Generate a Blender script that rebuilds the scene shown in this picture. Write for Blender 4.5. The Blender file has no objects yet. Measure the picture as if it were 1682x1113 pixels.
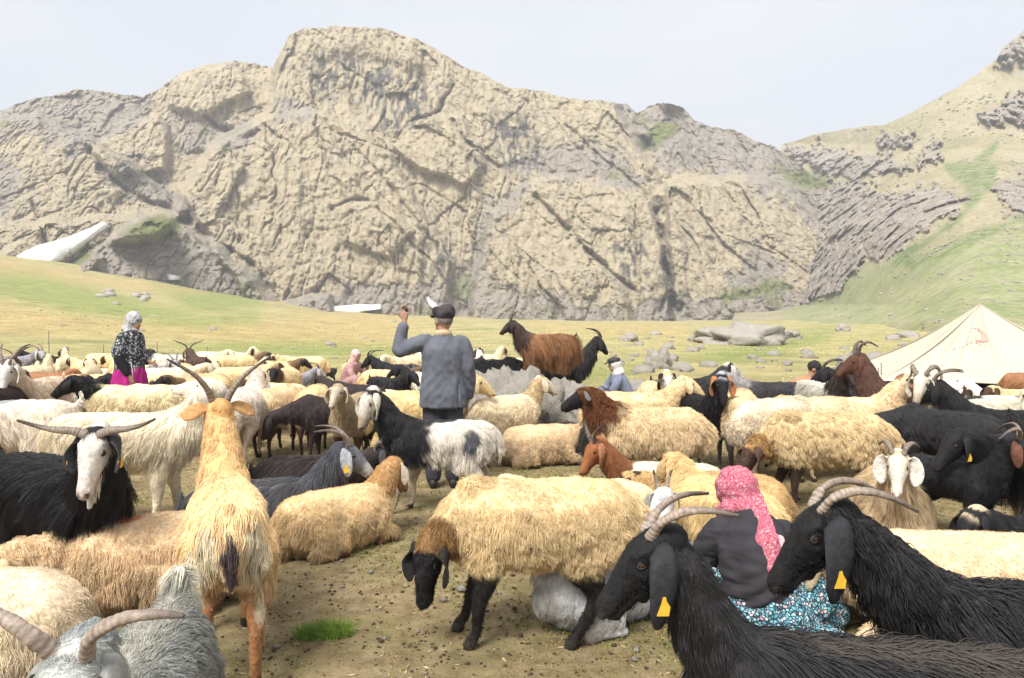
import bpy, math, random
import numpy as np
from mathutils import Vector, Matrix

# ---------------------------------------------------------------- camera, sky, sun, exposure
F_PX, CX, HZ, CAM_H = 1215.0, 841.0, 520.0, 1.55      # photo focal length, centre column, horizon row, eye height
scene = bpy.context.scene
col = scene.collection
cam_d = bpy.data.cameras.new("camera")
cam_d.sensor_width = 36.0
cam_d.lens = 36.0 * F_PX / 1682.0
cam_d.shift_y = -(1113 / 2 - HZ) / 1682.0
cam_d.clip_start, cam_d.clip_end = 0.05, 12000.0
cam = bpy.data.objects.new("camera", cam_d)
cam.location = (0, 0, CAM_H)
cam.rotation_euler = (math.radians(90), 0, 0)
col.objects.link(cam)
scene.camera = cam

SUN_EL, SUN_AZ = math.radians(52), math.radians(208)   # compass-like: 0 = +Y (view direction), clockwise
world = bpy.data.worlds.new("World")
scene.world = world
world.use_nodes = True
wn, wl = world.node_tree.nodes, world.node_tree.links
wn.clear()
w_out = wn.new("ShaderNodeOutputWorld")
w_bg = wn.new("ShaderNodeBackground")
w_sky = wn.new("ShaderNodeTexSky")
w_sky.sky_type = 'NISHITA'
w_sky.sun_disc = False
w_sky.sun_elevation = SUN_EL
w_sky.sun_rotation = SUN_AZ
w_sky.altitude = 2600
w_sky.air_density = 1.0
w_sky.dust_density = 1.5
w_tc = wn.new("ShaderNodeTexCoord")
w_map = wn.new("ShaderNodeMapping")
w_map.inputs["Scale"].default_value = (1.0, 1.0, 2.6)
w_noise = wn.new("ShaderNodeTexNoise")
w_noise.inputs["Scale"].default_value = 2.1
w_noise.inputs["Detail"].default_value = 5.0
w_noise.inputs["Roughness"].default_value = 0.5
w_ramp = wn.new("ShaderNodeMapRange")
w_ramp.inputs["From Min"].default_value = 0.34
w_ramp.inputs["From Max"].default_value = 0.62
w_ramp.inputs["To Min"].default_value = 0.74
w_ramp.inputs["To Max"].default_value = 0.97
w_mix = wn.new("ShaderNodeMix")
w_mix.data_type = 'RGBA'
CLOUD = (3.80, 3.90, 4.0, 1)
w_mix.inputs[7].default_value = CLOUD
wl.new(w_tc.outputs["Generated"], w_map.inputs["Vector"])
wl.new(w_map.outputs["Vector"], w_noise.inputs["Vector"])
wl.new(w_noise.outputs["Fac"], w_ramp.inputs["Value"])
wl.new(w_ramp.outputs["Result"], w_mix.inputs[0])
wl.new(w_sky.outputs["Color"], w_mix.inputs[6])
wl.new(w_mix.outputs[2], w_bg.inputs["Color"])
w_bg.inputs["Strength"].default_value = 0.10
wl.new(w_bg.outputs[0], w_out.inputs["Surface"])

sun_d = bpy.data.lights.new("sun", 'SUN')
sun_d.energy = 2.6
sun_d.angle = math.radians(24)
sun_d.color = (1.0, 0.965, 0.91)
sun = bpy.data.objects.new("sun", sun_d)
col.objects.link(sun)
sun_dir = Vector((math.sin(SUN_AZ) * math.cos(SUN_EL), math.cos(SUN_AZ) * math.cos(SUN_EL), math.sin(SUN_EL)))
sun.rotation_euler = sun_dir.to_track_quat('Z', 'Y').to_euler()

vs = scene.view_settings
vs.view_transform, vs.look = 'Standard', 'None'
vs.exposure, vs.gamma = 1.45, 1.0
vs.use_curve_mapping = False
scene.cycles.use_denoising = True
scene.cycles.max_bounces = 6
scene.cycles.diffuse_bounces = 4
scene.cycles.transparent_max_bounces = 8
scene.cycles_curves.shape = 'RIBBONS'
scene.cycles_curves.subdivisions = 2

# ---------------------------------------------------------------- small numeric helpers
rng = np.random.default_rng(11)
random.seed(11)
_perm = np.concatenate([np.random.default_rng(5).permutation(256)] * 3).astype(np.int32)
_grad = np.random.default_rng(6).normal(size=(256, 3)); _grad /= np.linalg.norm(_grad, axis=1)[:, None]
_grad = _grad.astype(np.float32)

def perlin(p):
    p = np.asarray(p, dtype=np.float32)
    i = np.floor(p).astype(np.int32); f = p - i; i &= 255
    u = f * f * f * (f * (f * 6 - 15) + 10)
    out = 0
    for dx in (0, 1):
        wx = u[:, 0] if dx else 1 - u[:, 0]
        for dy in (0, 1):
            wy = u[:, 1] if dy else 1 - u[:, 1]
            for dz in (0, 1):
                wz = u[:, 2] if dz else 1 - u[:, 2]
                h = _perm[_perm[_perm[(i[:, 0] + dx) & 255] + ((i[:, 1] + dy) & 255)] + ((i[:, 2] + dz) & 255)]
                g = _grad[h]
                out = out + wx * wy * wz * (g[:, 0] * (f[:, 0] - dx) + g[:, 1] * (f[:, 1] - dy) + g[:, 2] * (f[:, 2] - dz))
    return out * 1.6

def fbm(p, octv=4, lac=2.0, gain=0.5):
    p = np.asarray(p, dtype=np.float32); a, s = 1.0, 0
    for k in range(octv):
        s = s + a * perlin(p + 17.3 * k); p = p * lac; a *= gain
    return s

def ridged(p, octv=4, gain=0.5):
    p = np.asarray(p, dtype=np.float32); a, s = 1.0, 0
    for k in range(octv):
        s = s + a * (1 - 2 * np.abs(perlin(p + 9.1 * k))); p = p * 2.03; a *= gain
    return s

def worley(p):
    """F1, F2 and the id of the nearest cell"""
    p = np.asarray(p, dtype=np.float32); i = np.floor(p).astype(np.int32); f = p - i
    f1 = np.full(len(p), 9.0, np.float32); f2 = f1.copy(); ident = np.zeros(len(p), np.int32)
    for dx in (-1, 0, 1):
        for dy in (-1, 0, 1):
            for dz in (-1, 0, 1):
                h = _perm[_perm[_perm[(i[:, 0] + dx) & 255] + ((i[:, 1] + dy) & 255)] + ((i[:, 2] + dz) & 255)]
                g = _grad[h] * 0.45 + 0.5
                d = np.sqrt((dx + g[:, 0] - f[:, 0]) ** 2 + (dy + g[:, 1] - f[:, 1]) ** 2 + (dz + g[:, 2] - f[:, 2]) ** 2)
                nearer = d < f1
                f2 = np.where(nearer, f1, np.minimum(f2, d)); ident = np.where(nearer, h, ident); f1 = np.where(nearer, d, f1)
    return f1, f2, ident

def facets(p):
    """broken planes: each cell carries its own tilt; also returns the distance to the cell edge"""
    p = np.asarray(p, dtype=np.float32); i = np.floor(p).astype(np.int32); f = p - i
    f1 = np.full(len(p), 9.0, np.float32); f2 = f1.copy(); best = np.zeros_like(p); ident = np.zeros(len(p), np.int32)
    for dx in (-1, 0, 1):
        for dy in (-1, 0, 1):
            for dz in (-1, 0, 1):
                h = _perm[_perm[_perm[(i[:, 0] + dx) & 255] + ((i[:, 1] + dy) & 255)] + ((i[:, 2] + dz) & 255)]
                v = f - (_grad[h] * 0.45 + 0.5 + np.array([dx, dy, dz], np.float32)); d = np.sqrt((v * v).sum(1)); nearer = d < f1
                f2 = np.where(nearer, f1, np.minimum(f2, d)); best[nearer] = v[nearer]; ident = np.where(nearer, h, ident); f1 = np.where(nearer, d, f1)
    return (best * _grad[(ident * 7 + 3) & 255]).sum(1) + 0.5 * (((ident * 37) % 64) / 64 - 0.5), f2 - f1

def sstep(a, b, x):
    t = np.clip((x - a) / (b - a), 0, 1)
    return t * t * (3 - 2 * t)

def seg_dist(px, py, line):
    best = np.full(px.shape, 1e9); at = np.zeros(px.shape)
    n = len(line) - 1
    for k in range(n):
        (ax, ay), (bx, by) = line[k], line[k + 1]
        dx, dy = bx - ax, by - ay
        t = np.clip(((px - ax) * dx + (py - ay) * dy) / (dx * dx + dy * dy + 1e-9), 0, 1)
        d = np.hypot(px - ax - t * dx, py - ay - t * dy)
        m = d < best
        best = np.where(m, d, best); at = np.where(m, (k + t) / n, at)
    return best, at

def poly_sd(px, py, poly):
    """signed distance to a polygon, negative inside"""
    d, _ = seg_dist(px, py, list(poly) + [poly[0]])
    inside = np.zeros(px.shape, bool); j = len(poly) - 1
    for i in range(len(poly)):
        xi, yi = poly[i]; xj, yj = poly[j]
        c = ((yi > py) != (yj > py)) & (px < (xj - xi) * (py - yi) / (yj - yi + 1e-9) + xi)
        inside ^= c; j = i
    return np.where(inside, -d, d)

def catmull(pts, n):
    P = np.asarray(pts, float)
    Q = np.vstack([2 * P[0] - P[1], P, 2 * P[-1] - P[-2]])
    t = np.linspace(0, len(P) - 1, n); k = np.minimum(t.astype(int), len(P) - 2); u = (t - k)[:, None]
    p0, p1, p2, p3 = Q[k], Q[k + 1], Q[k + 2], Q[k + 3]
    return 0.5 * (2 * p1 + (p2 - p0) * u + (2 * p0 - 5 * p1 + 4 * p2 - p3) * u ** 2 + (3 * p1 - p0 - 3 * p2 + p3) * u ** 3)

def norm(v):
    v = np.asarray(v, float)
    return v / (np.linalg.norm(v, axis=-1, keepdims=True) + 1e-12)

# ---------------------------------------------------------------- mesh helpers
class Geo:
    def __init__(self): self.v, self.f, self.n = [], [], 0
    def add(self, v, f):
        self.v.append(np.asarray(v, float)); self.f += [[i + self.n for i in q] for q in f]; self.n += len(v)
    def tube(self, pts, rad, n=12, up=(0, 0, 1), res=None, cap=0.7, ridge=None):
        P = np.asarray(pts, float); R = np.asarray(rad, float)
        if R.ndim == 1: R = np.stack([R, R], 1)
        if res:
            PR = catmull(np.hstack([P, R]), res); P, R = PR[:, :3], np.maximum(PR[:, 3:], 1e-4)
        if ridge is not None: R = R * ridge(np.linspace(0, 1, len(R)))[:, None]
        T = norm(np.gradient(P, axis=0)); k = len(P)
        up = np.asarray(up, float)
        S = np.cross(up, T); S[np.linalg.norm(S, axis=1) < 1e-5] = (0, 1, 0); S = norm(S)
        for q in range(1, k):
            if S[q] @ S[q - 1] < 0: S[q] = -S[q]
        U = np.cross(T, S)
        a = np.linspace(0, 2 * np.pi, n, endpoint=False)
        rings = []
        def ring(c, s, u, r): return c + np.cos(a)[:, None] * s * r[0] + np.sin(a)[:, None] * u * r[1]
        m0, m1 = R[0].mean() * cap, R[-1].mean() * cap
        rings.append(ring(P[0] - T[0] * m0 * 0.7, S[0], U[0], R[0] * 0.62))
        for q in range(k): rings.append(ring(P[q], S[q], U[q], R[q]))
        rings.append(ring(P[-1] + T[-1] * m1 * 0.7, S[-1], U[-1], R[-1] * 0.62))
        v = np.vstack(rings + [[P[0] - T[0] * m0], [P[-1] + T[-1] * m1]])
        f = []; m = len(rings)
        for q in range(m - 1):
            for j in range(n):
                f.append((q * n + j, q * n + (j + 1) % n, (q + 1) * n + (j + 1) % n, (q + 1) * n + j))
        for j in range(n):
            f.append((m * n, (j + 1) % n, j)); f.append((m * n + 1, (m - 1) * n + j, (m - 1) * n + (j + 1) % n))
        self.add(v, f)
    def ball(self, c, r, nu=12, nv=8, rot=None):
        r = np.broadcast_to(np.asarray(r, float), (3,))
        v = [(0, 0, 1)]
        for q in range(1, nv):
            t = math.pi * q / nv
            for j in range(nu):
                p = 2 * math.pi * j / nu; v.append((math.sin(t) * math.cos(p), math.sin(t) * math.sin(p), math.cos(t)))
        v.append((0, 0, -1)); v = np.array(v) * r
        if rot is not None: v = v @ np.asarray(rot).T
        f = [(0, 1 + j, 1 + (j + 1) % nu) for j in range(nu)]
        for q in range(nv - 2):
            b = 1 + q * nu
            f += [(b + j, b + nu + j, b + nu + (j + 1) % nu, b + (j + 1) % nu) for j in range(nu)]
        b = 1 + (nv - 2) * nu; e = len(v) - 1
        f += [(b + (j + 1) % nu, b + j, e) for j in range(nu)]
        self.add(v + np.asarray(c, float), f)
    def box(self, lo, hi):
        x0, y0, z0 = lo; x1, y1, z1 = hi
        v = [(x, y, z) for x in (x0, x1) for y in (y0, y1) for z in (z0, z1)]
        self.add(v, [(0, 1, 3, 2), (4, 6, 7, 5), (0, 4, 5, 1), (2, 3, 7, 6), (0, 2, 6, 4), (1, 5, 7, 3)])
    def mesh(self, name, smooth=True):
        me = bpy.data.meshes.new(name)
        me.from_pydata(np.vstack(self.v).tolist(), [], self.f)
        if smooth: me.polygons.foreach_set("use_smooth", np.ones(len(me.polygons), bool))
        me.update(); return me

def grid_mesh(name, V, nr, nc):
    """V (nr*nc,3) as a quad grid, built with foreach_set"""
    idx = np.arange(nr * nc).reshape(nr, nc)
    q = np.stack([idx[:-1, :-1], idx[:-1, 1:], idx[1:, 1:], idx[1:, :-1]], -1).reshape(-1, 4)
    return fast_mesh(name, V, q)

def fast_mesh(name, V, Q, smooth=True):
    Q = np.asarray(Q, np.int32); k = Q.shape[1]
    me = bpy.data.meshes.new(name)
    me.vertices.add(len(V)); me.vertices.foreach_set("co", np.asarray(V, np.float32).ravel())
    me.loops.add(Q.size); me.loops.foreach_set("vertex_index", Q.ravel())
    me.polygons.add(len(Q)); me.polygons.foreach_set("loop_start", np.arange(0, Q.size, k, dtype=np.int32))
    me.update(calc_edges=True)
    me.polygons.foreach_set("use_smooth", np.full(len(Q), smooth))
    me.update(); return me

def set_col(me, C, name="col"):
    a = me.color_attributes.new(name, 'FLOAT_COLOR', 'POINT')
    C = np.asarray(C, np.float32)
    if C.shape[1] == 3: C = np.hstack([C, np.ones((len(C), 1), np.float32)])
    a.data.foreach_set("color", C.ravel())

def co_of(me):
    v = np.empty(len(me.vertices) * 3, np.float32); me.vertices.foreach_get("co", v); return v.reshape(-1, 3)

def no_of(me):
    v = np.empty(len(me.vertices) * 3, np.float32); me.vertices.foreach_get("normal", v); return v.reshape(-1, 3)

def link(name, data, parent=None, mat=None, loc=None):
    o = bpy.data.objects.new(name, data); col.objects.link(o)
    if parent is not None: o.parent = parent
    if mat is not None and data is not None:
        if not data.materials: data.materials.append(mat)
    if loc is not None: o.location = loc
    return o

def tag(o, label=None, cat=None, group=None, kind=None):
    for k, v in (("label", label), ("category", cat), ("group", group), ("kind", kind)):
        if v: o[k] = v
    return o

def copy_tree(o, parent=None):
    c = o.copy(); col.objects.link(c); c.parent = parent
    for ch in o.children: copy_tree(ch, c)
    return c

def remesh(geo, voxel, smooth=5, lam=0.5):
    me0 = geo.mesh("tmp", False)
    ob = bpy.data.objects.new("tmp", me0); col.objects.link(ob)
    m = ob.modifiers.new("r", 'REMESH'); m.mode = 'VOXEL'; m.voxel_size = voxel
    dg = bpy.context.evaluated_depsgraph_get()
    me = bpy.data.meshes.new_from_object(ob.evaluated_get(dg))
    bpy.data.objects.remove(ob); bpy.data.meshes.remove(me0)
    V = co_of(me).astype(np.float64)
    E = np.empty(len(me.edges) * 2, np.int32); me.edges.foreach_get("vertices", E); E = E.reshape(-1, 2)
    deg = np.bincount(E.ravel(), minlength=len(V))[:, None].clip(1)
    for it in range(smooth):
        for l in (lam, -lam * 0.92):
            S = np.zeros_like(V)
            for c in range(3):
                S[:, c] = np.bincount(E[:, 0], V[E[:, 1], c], len(V)) + np.bincount(E[:, 1], V[E[:, 0], c], len(V))
            V = V + l * (S / deg - V)
    for c in range(2):
        S = np.stack([np.bincount(E[:, 0], V[E[:, 1], q], len(V)) + np.bincount(E[:, 1], V[E[:, 0], q], len(V)) for q in range(3)], 1)
        V = V + 0.5 * (S / deg - V)
    me.vertices.foreach_set("co", V.astype(np.float32).ravel())
    me.polygons.foreach_set("use_smooth", np.ones(len(me.polygons), bool))
    me.update(); return me

# ---------------------------------------------------------------- placing by the photograph's rows and columns (ground is level here)
def ground_at(px, py):
    d = F_PX * CAM_H / (py - HZ)
    return (px - CX) / F_PX * d, d
def at(px, py, d):
    return np.array([(px - CX) / F_PX * d, d, CAM_H + (HZ - py) / F_PX * d])

# ---------------------------------------------------------------- materials
def mat_new(name):
    m = bpy.data.materials.new(name); m.use_nodes = True
    return m, m.node_tree.nodes, m.node_tree.links, m.node_tree.nodes["Principled BSDF"]

def N(nodes, t, **kw):
    n = nodes.new("ShaderNode" + t)
    for k, v in kw.items():
        if k in n.inputs: n.inputs[k].default_value = v
        else: setattr(n, k, v)
    return n

def ramp(nodes, stops):
    r = nodes.new("ShaderNodeValToRGB"); e = r.color_ramp.elements
    while len(e) < len(stops): e.new(0.5)
    for k, (p, c) in enumerate(stops):
        e[k].position = p; e[k].color = (*c, 1) if len(c) == 3 else c
    return r

def mixc(nodes, links, a, b, fac, mode='MIX'):
    m = nodes.new("ShaderNodeMix"); m.data_type = 'RGBA'; m.blend_type = mode
    for s, x in ((6, a), (7, b), (0, fac)):
        if hasattr(x, "default_value") or hasattr(x, "is_linked"): links.new(x, m.inputs[s])
        else: m.inputs[s].default_value = (*x, 1) if isinstance(x, tuple) and len(x) == 3 else x
    return m.outputs[2]

def plain_mat(name, c, rough=0.7, var=0.15, scale=30.0, bump=0.0, bscale=60.0, spec=0.3, metal=0.0, stretch=None):
    m, n, l, b = mat_new(name)
    tc = N(n, "TexCoord"); src = tc.outputs["Object"]
    if stretch:
        mp = N(n, "Mapping"); mp.inputs["Scale"].default_value = stretch; l.new(src, mp.inputs[0]); src = mp.outputs[0]
    t = N(n, "TexNoise", Scale=scale, Detail=5.0); l.new(src, t.inputs["Vector"])
    r = ramp(n, [(0.3, tuple(x * (1 - var) for x in c)), (0.7, tuple(min(1, x * (1 + var)) for x in c))])
    l.new(t.outputs["Fac"], r.inputs[0]); l.new(r.outputs[0], b.inputs["Base Color"])
    b.inputs["Roughness"].default_value = rough; b.inputs["Specular IOR Level"].default_value = spec; b.inputs["Metallic"].default_value = metal
    if bump:
        t2 = N(n, "TexNoise", Scale=bscale, Detail=6.0); l.new(src, t2.inputs["Vector"])
        bp = N(n, "Bump", Strength=bump, Distance=0.02); l.new(t2.outputs["Fac"], bp.inputs["Height"]); l.new(bp.outputs[0], b.inputs["Normal"])
    return m

# ================================================================ THE SETTING
# ---------------------------------------------------------------- ground: level pasture that climbs to the foot of the cliffs
_ex = [-900, -300, 0, 120, 250, 430, 540, 650, 900, 1100, 1300, 1700, 2400]
_ez = [24, 21, 17.0, 15.2, 12.0, 6.8, 3.2, 1.9, 0.3, 0.2, 0.6, 0.6, 0.6]
def gz(x, y):
    x = np.asarray(x, float); y = np.asarray(y, float)
    ys = np.maximum(y, 1.0)
    px = np.clip(x / ys * F_PX + CX, -900, 2400)
    t = np.clip((np.hypot(x, y) - 26) / 205, 0, 1.25)
    z = np.interp(px, _ex, _ez) * t ** 1.45 * (y > 0)
    P = np.stack([x, y, np.zeros_like(x)], -1).reshape(-1, 3)
    far = np.clip((np.hypot(x, y) - 14) / 60, 0, 1)
    z = z + (0.012 * perlin(P * 0.9) + 0.007 * perlin(P * 3.1)).reshape(x.shape) + far * (0.55 * perlin(P * 0.045) + 0.16 * perlin(P * 0.17)).reshape(x.shape)
    return z

def px_py(x, y, z):
    return x / y * F_PX + CX, HZ - (z - CAM_H) / y * F_PX

def soft_poly(px, py, polys, w, nz=None):
    """how far inside any of the polygons, 0..1, with an uneven edge"""
    m = np.zeros(px.shape)
    for pg in polys:
        d = poly_sd(px, py, pg)
        if nz is not None: d = d + nz
        m = np.maximum(m, sstep(w, -w, d))
    return m

az = np.concatenate([np.radians(np.linspace(-180, -44, 40))[:-1], np.radians(np.linspace(-44, 44, 300)), np.radians(np.linspace(44, 180, 40))[1:]])
rr = np.concatenate([[0.05], np.geomspace(0.6, 420, 190), [700, 1400]])
A, Rg = np.meshgrid(az, rr)
gx, gy = (np.sin(A) * Rg), (np.cos(A) * Rg)
gzv = gz(gx, gy)
V = np.stack([gx, gy, gzv], -1).reshape(-1, 3)
me = grid_mesh("ground", V[:, [0, 1, 2]], *A.shape)
gp, gq = px_py(V[:, 0], np.maximum(V[:, 1], 0.5), V[:, 2])
nz = 10 * fbm(V * [0.03, 0.03, 0], 4)
GREEN = [[(-50, 440), (60, 442), (140, 470), (260, 505), (350, 515), (430, 500), (420, 485), (250, 462), (330, 520), (300, 530), (120, 515), (-50, 475)],
         [(1130, 590), (1200, 565), (1290, 550), (1370, 542), (1360, 560), (1280, 585), (1180, 606)],
         [(230, 520), (420, 515), (430, 530), (260, 535)], [(300, 570), (520, 560), (700, 575), (500, 585)],
         [(840, 640), (1000, 590), (1100, 600), (1000, 640)], [(1330, 640), (1450, 600), (1500, 640)]]
g_green = soft_poly(gp, gq, GREEN, 14, nz) * (V[:, 1] > 9)
ORANGE = [[(-50, 418), (60, 430), (200, 455), (330, 480), (180, 470), (-50, 436)], [(-50, 480), (120, 520), (330, 545), (560, 505), (700, 520), (660, 560), (300, 550), (-50, 545)],
          [(1100, 618), (1180, 600), (1170, 620)], [(860, 525), (1100, 528), (1130, 545), (900, 548)]]
g_orange = soft_poly(gp, gq, ORANGE, 14, nz) * (V[:, 1] > 9)
set_col(me, np.stack([g_green, g_orange, 0 * g_green], 1), "zone")

m_ground, n, l, b = mat_new("pasture")
geo_ = N(n, "NewGeometry"); pos = geo_.outputs["Position"]
def noise(scale, detail=6.0, rough=0.55, vec=None, sc=None):
    t = N(n, "TexNoise", Scale=scale, Detail=detail, Roughness=rough)
    v = vec or pos
    if sc:
        mp = N(n, "Mapping"); mp.inputs["Scale"].default_value = sc; l.new(v, mp.inputs[0]); v = mp.outputs[0]
    l.new(v, t.inputs["Vector"]); return t.outputs["Fac"]
zone = N(n, "Attribute", attribute_name="zone")
zs = N(n, "SeparateColor"); l.new(zone.outputs["Color"], zs.inputs[0])
dist = N(n, "VectorMath", operation='LENGTH'); l.new(pos, dist.inputs[0])
near = N(n, "MapRange"); near.inputs[1].default_value = 10; near.inputs[2].default_value = 22; l.new(dist.outputs["Value"], near.inputs[0])
# trampled earth with short dry grass
r1 = ramp(n, [(0.30, (0.19, 0.135, 0.072)), (0.45, (0.345, 0.26, 0.14)), (0.56, (0.44, 0.34, 0.19)), (0.72, (0.54, 0.43, 0.26))]); l.new(noise(7.0, 9, 0.68), r1.inputs[0])
r1b = ramp(n, [(0.47, (0.0, 0.0, 0.0)), (0.60, (1, 1, 1))]); l.new(noise(1.1, 6, 0.62), r1b.inputs[0])
earth = mixc(n, l, r1.outputs[0], (0.19, 0.185, 0.055), 0.0)
gm = N(n, "Math", operation='MULTIPLY'); l.new(r1b.outputs[0], gm.inputs[0]); gm.inputs[1].default_value = 0.30
earth = mixc(n, l, r1.outputs[0], (0.245, 0.245, 0.085), gm.outputs[0])
speck = ramp(n, [(0.62, (0, 0, 0)), (0.70, (1, 1, 1))]); l.new(noise(60, 3, 0.6), speck.inputs[0])
sm = N(n, "Math", operation='MULTIPLY'); l.new(speck.outputs[0], sm.inputs[0]); sm.inputs[1].default_value = 0.45
earth = mixc(n, l, earth, (0.07, 0.048, 0.025), sm.outputs[0])
speck2 = ramp(n, [(0.66, (0, 0, 0)), (0.72, (1, 1, 1))]); l.new(noise(38, 3, 0.6, sc=(1, 2.5, 1)), speck2.inputs[0])
earth = mixc(n, l, earth, (0.50, 0.40, 0.22), speck2.outputs[0])
# dry pasture further away
r2 = ramp(n, [(0.30, (0.29, 0.285, 0.115)), (0.48, (0.43, 0.375, 0.175)), (0.62, (0.50, 0.42, 0.21)), (0.8, (0.38, 0.37, 0.165))]); l.new(noise(0.16, 9, 0.62, sc=(1, 1.6, 1)), r2.inputs[0])
gz_ = N(n, 'Math', operation='MULTIPLY'); l.new(zs.outputs[0], gz_.inputs[0]); gz_.inputs[1].default_value = 0.8
dry = mixc(n, l, r2.outputs[0], (0.26, 0.30, 0.095), gz_.outputs[0])
oz_ = N(n, 'Math', operation='MULTIPLY'); l.new(zs.outputs[1], oz_.inputs[0]); oz_.inputs[1].default_value = 0.55
dry = mixc(n, l, dry, (0.52, 0.37, 0.17), oz_.outputs[0])
mott = ramp(n, [(0.36, (0.52, 0.54, 0.56)), (0.60, (1.12, 1.12, 1.12))]); l.new(noise(0.55, 11, 0.82), mott.inputs[0])
dry = mixc(n, l, dry, mott.outputs[0], 0.8, 'MULTIPLY')
c = mixc(n, l, earth, dry, near.outputs[0])
l.new(c, b.inputs["Base Color"]); b.inputs["Roughness"].default_value = 0.95; b.inputs["Specular IOR Level"].default_value = 0.1
bp = N(n, "Bump", Strength=1.0, Distance=0.05); l.new(noise(13, 10, 0.78), bp.inputs["Height"]); l.new(bp.outputs[0], b.inputs["Normal"])
tag(link("ground", me, None, m_ground), kind="structure")

# ---------------------------------------------------------------- rock material shared by cliffs, hillside rock and boulders
def rock_mat(name, scale, use_zone):
    m, n, l, b = mat_new(name)
    g = N(n, "NewGeometry"); tcn = N(n, "TexCoord")
    src = g.outputs["Position"] if use_zone else tcn.outputs["Object"]
    def noise(s, d=8.0, r=0.6, sc=None):
        t = N(n, "TexNoise", Scale=s / scale, Detail=d, Roughness=r); v = src
        if sc:
            mp = N(n, "Mapping"); mp.inputs["Scale"].default_value = sc; l.new(v, mp.inputs[0]); v = mp.outputs[0]
        l.new(v, t.inputs["Vector"]); return t.outputs["Fac"]
    tan = ramp(n, [(0.28, (0.30, 0.25, 0.175)), (0.45, (0.45, 0.378, 0.252)), (0.6, (0.53, 0.45, 0.31)), (0.78, (0.45, 0.395, 0.295))])
    l.new(noise(0.45, 10, 0.68, (1, 1, 0.55)), tan.inputs[0])
    grey = ramp(n, [(0.25, (0.21, 0.182, 0.155)), (0.45, (0.32, 0.283, 0.242)), (0.62, (0.395, 0.353, 0.30)), (0.8, (0.31, 0.282, 0.25))])
    l.new(noise(0.6, 10, 0.72), grey.inputs[0])
    if use_zone:
        a = N(n, "Attribute", attribute_name="zone"); s = N(n, "SeparateColor"); l.new(a.outputs["Color"], s.inputs[0])
        c = mixc(n, l, tan.outputs[0], grey.outputs[0], s.outputs[0])
        gr = ramp(n, [(0.35, (0.115, 0.15, 0.035)), (0.6, (0.21, 0.235, 0.06)), (0.75, (0.33, 0.28, 0.09))]); l.new(noise(0.5, 8, 0.7), gr.inputs[0])
        c = mixc(n, l, c, gr.outputs[0], s.outputs[1])
        c = mixc(n, l, c, (0.085, 0.082, 0.082), s.outputs[2])
    else:
        c = mixc(n, l, grey.outputs[0], (0.50, 0.47, 0.42), 0.40)
    lic = ramp(n, [(0.55, (0, 0, 0)), (0.7, (1, 1, 1))]); l.new(noise(3.0, 5, 0.65), lic.inputs[0])
    lm = N(n, "Math", operation='MULTIPLY'); l.new(lic.outputs[0], lm.inputs[0]); lm.inputs[1].default_value = 0.3
    c = mixc(n, l, c, (0.16, 0.135, 0.105), lm.outputs[0])
    l.new(c, b.inputs["Base Color"]); b.inputs["Roughness"].default_value = 0.92; b.inputs["Specular IOR Level"].default_value = 0.15
    bp = N(n, "Bump", Strength=0.85, Distance=0.9 * scale); l.new(noise(1.6, 10, 0.72, (1, 1, 0.7)), bp.inputs["Height"]); l.new(bp.outputs[0], b.inputs["Normal"])
    return m
m_cliff = rock_mat("cliff_rock", 1.0, True)
m_boulder = rock_mat("boulder_rock", 0.12, False)

# ---------------------------------------------------------------- the rock massif
SKY = [(-800, 260), (-300, 215), (0, 182), (40, 165), (90, 155), (125, 146), (180, 152), (235, 158), (262, 145), (300, 118), (340, 106), (385, 100), (420, 102), (448, 110), (458, 90), (474, 60), (500, 46), (560, 41), (620, 46), (680, 62), (730, 88), (765, 112), (800, 125), (835, 143), (870, 146), (920, 158), (960, 165), (1000, 167), (1030, 171), (1047, 187), (1068, 173), (1095, 167), (1116, 175), (1140, 195), (1170, 208), (1200, 212), (1240, 228), (1270, 237), (1300, 262), (1360, 300), (1420, 330), (1500, 380), (1600, 440)]
BASE = [(-800, 460), (0, 440), (60, 445), (140, 462), (250, 480), (430, 508), (550, 530), (700, 535), (900, 540), (1100, 540), (1300, 520), (1450, 480), (1600, 470)]
cx_ = np.concatenate([np.linspace(-800, -8, 60), np.linspace(0, 1460, 800), np.linspace(1470, 1600, 12)])
NR, NB = 300, 22
sky_y = np.interp(cx_, *zip(*SKY)); base_y = np.interp(cx_, *zip(*BASE))
s3 = np.stack([cx_ * 0.02, 0 * cx_, 0 * cx_ + 3.3], 1)
sky_y = sky_y + 3.0 * fbm(s3, 4, 2.2, 0.6)
vv = np.linspace(0, 1, NR)[:, None]
PX = np.broadcast_to(cx_, (NR, len(cx_))).copy()
PY = base_y + (sky_y - base_y) * vv
VV = np.broadcast_to(vv, PX.shape)
D = 245 + 62 * VV ** 1.25 + np.interp(PX, [-800, 0, 400, 700, 1100, 1300, 1600], [-40, -20, 0, 5, 10, 25, 50])
nz = 7 * fbm(np.stack([PX.ravel() * 0.02, PY.ravel() * 0.02, 0 * PX.ravel()], 1), 4).reshape(PX.shape)
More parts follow.
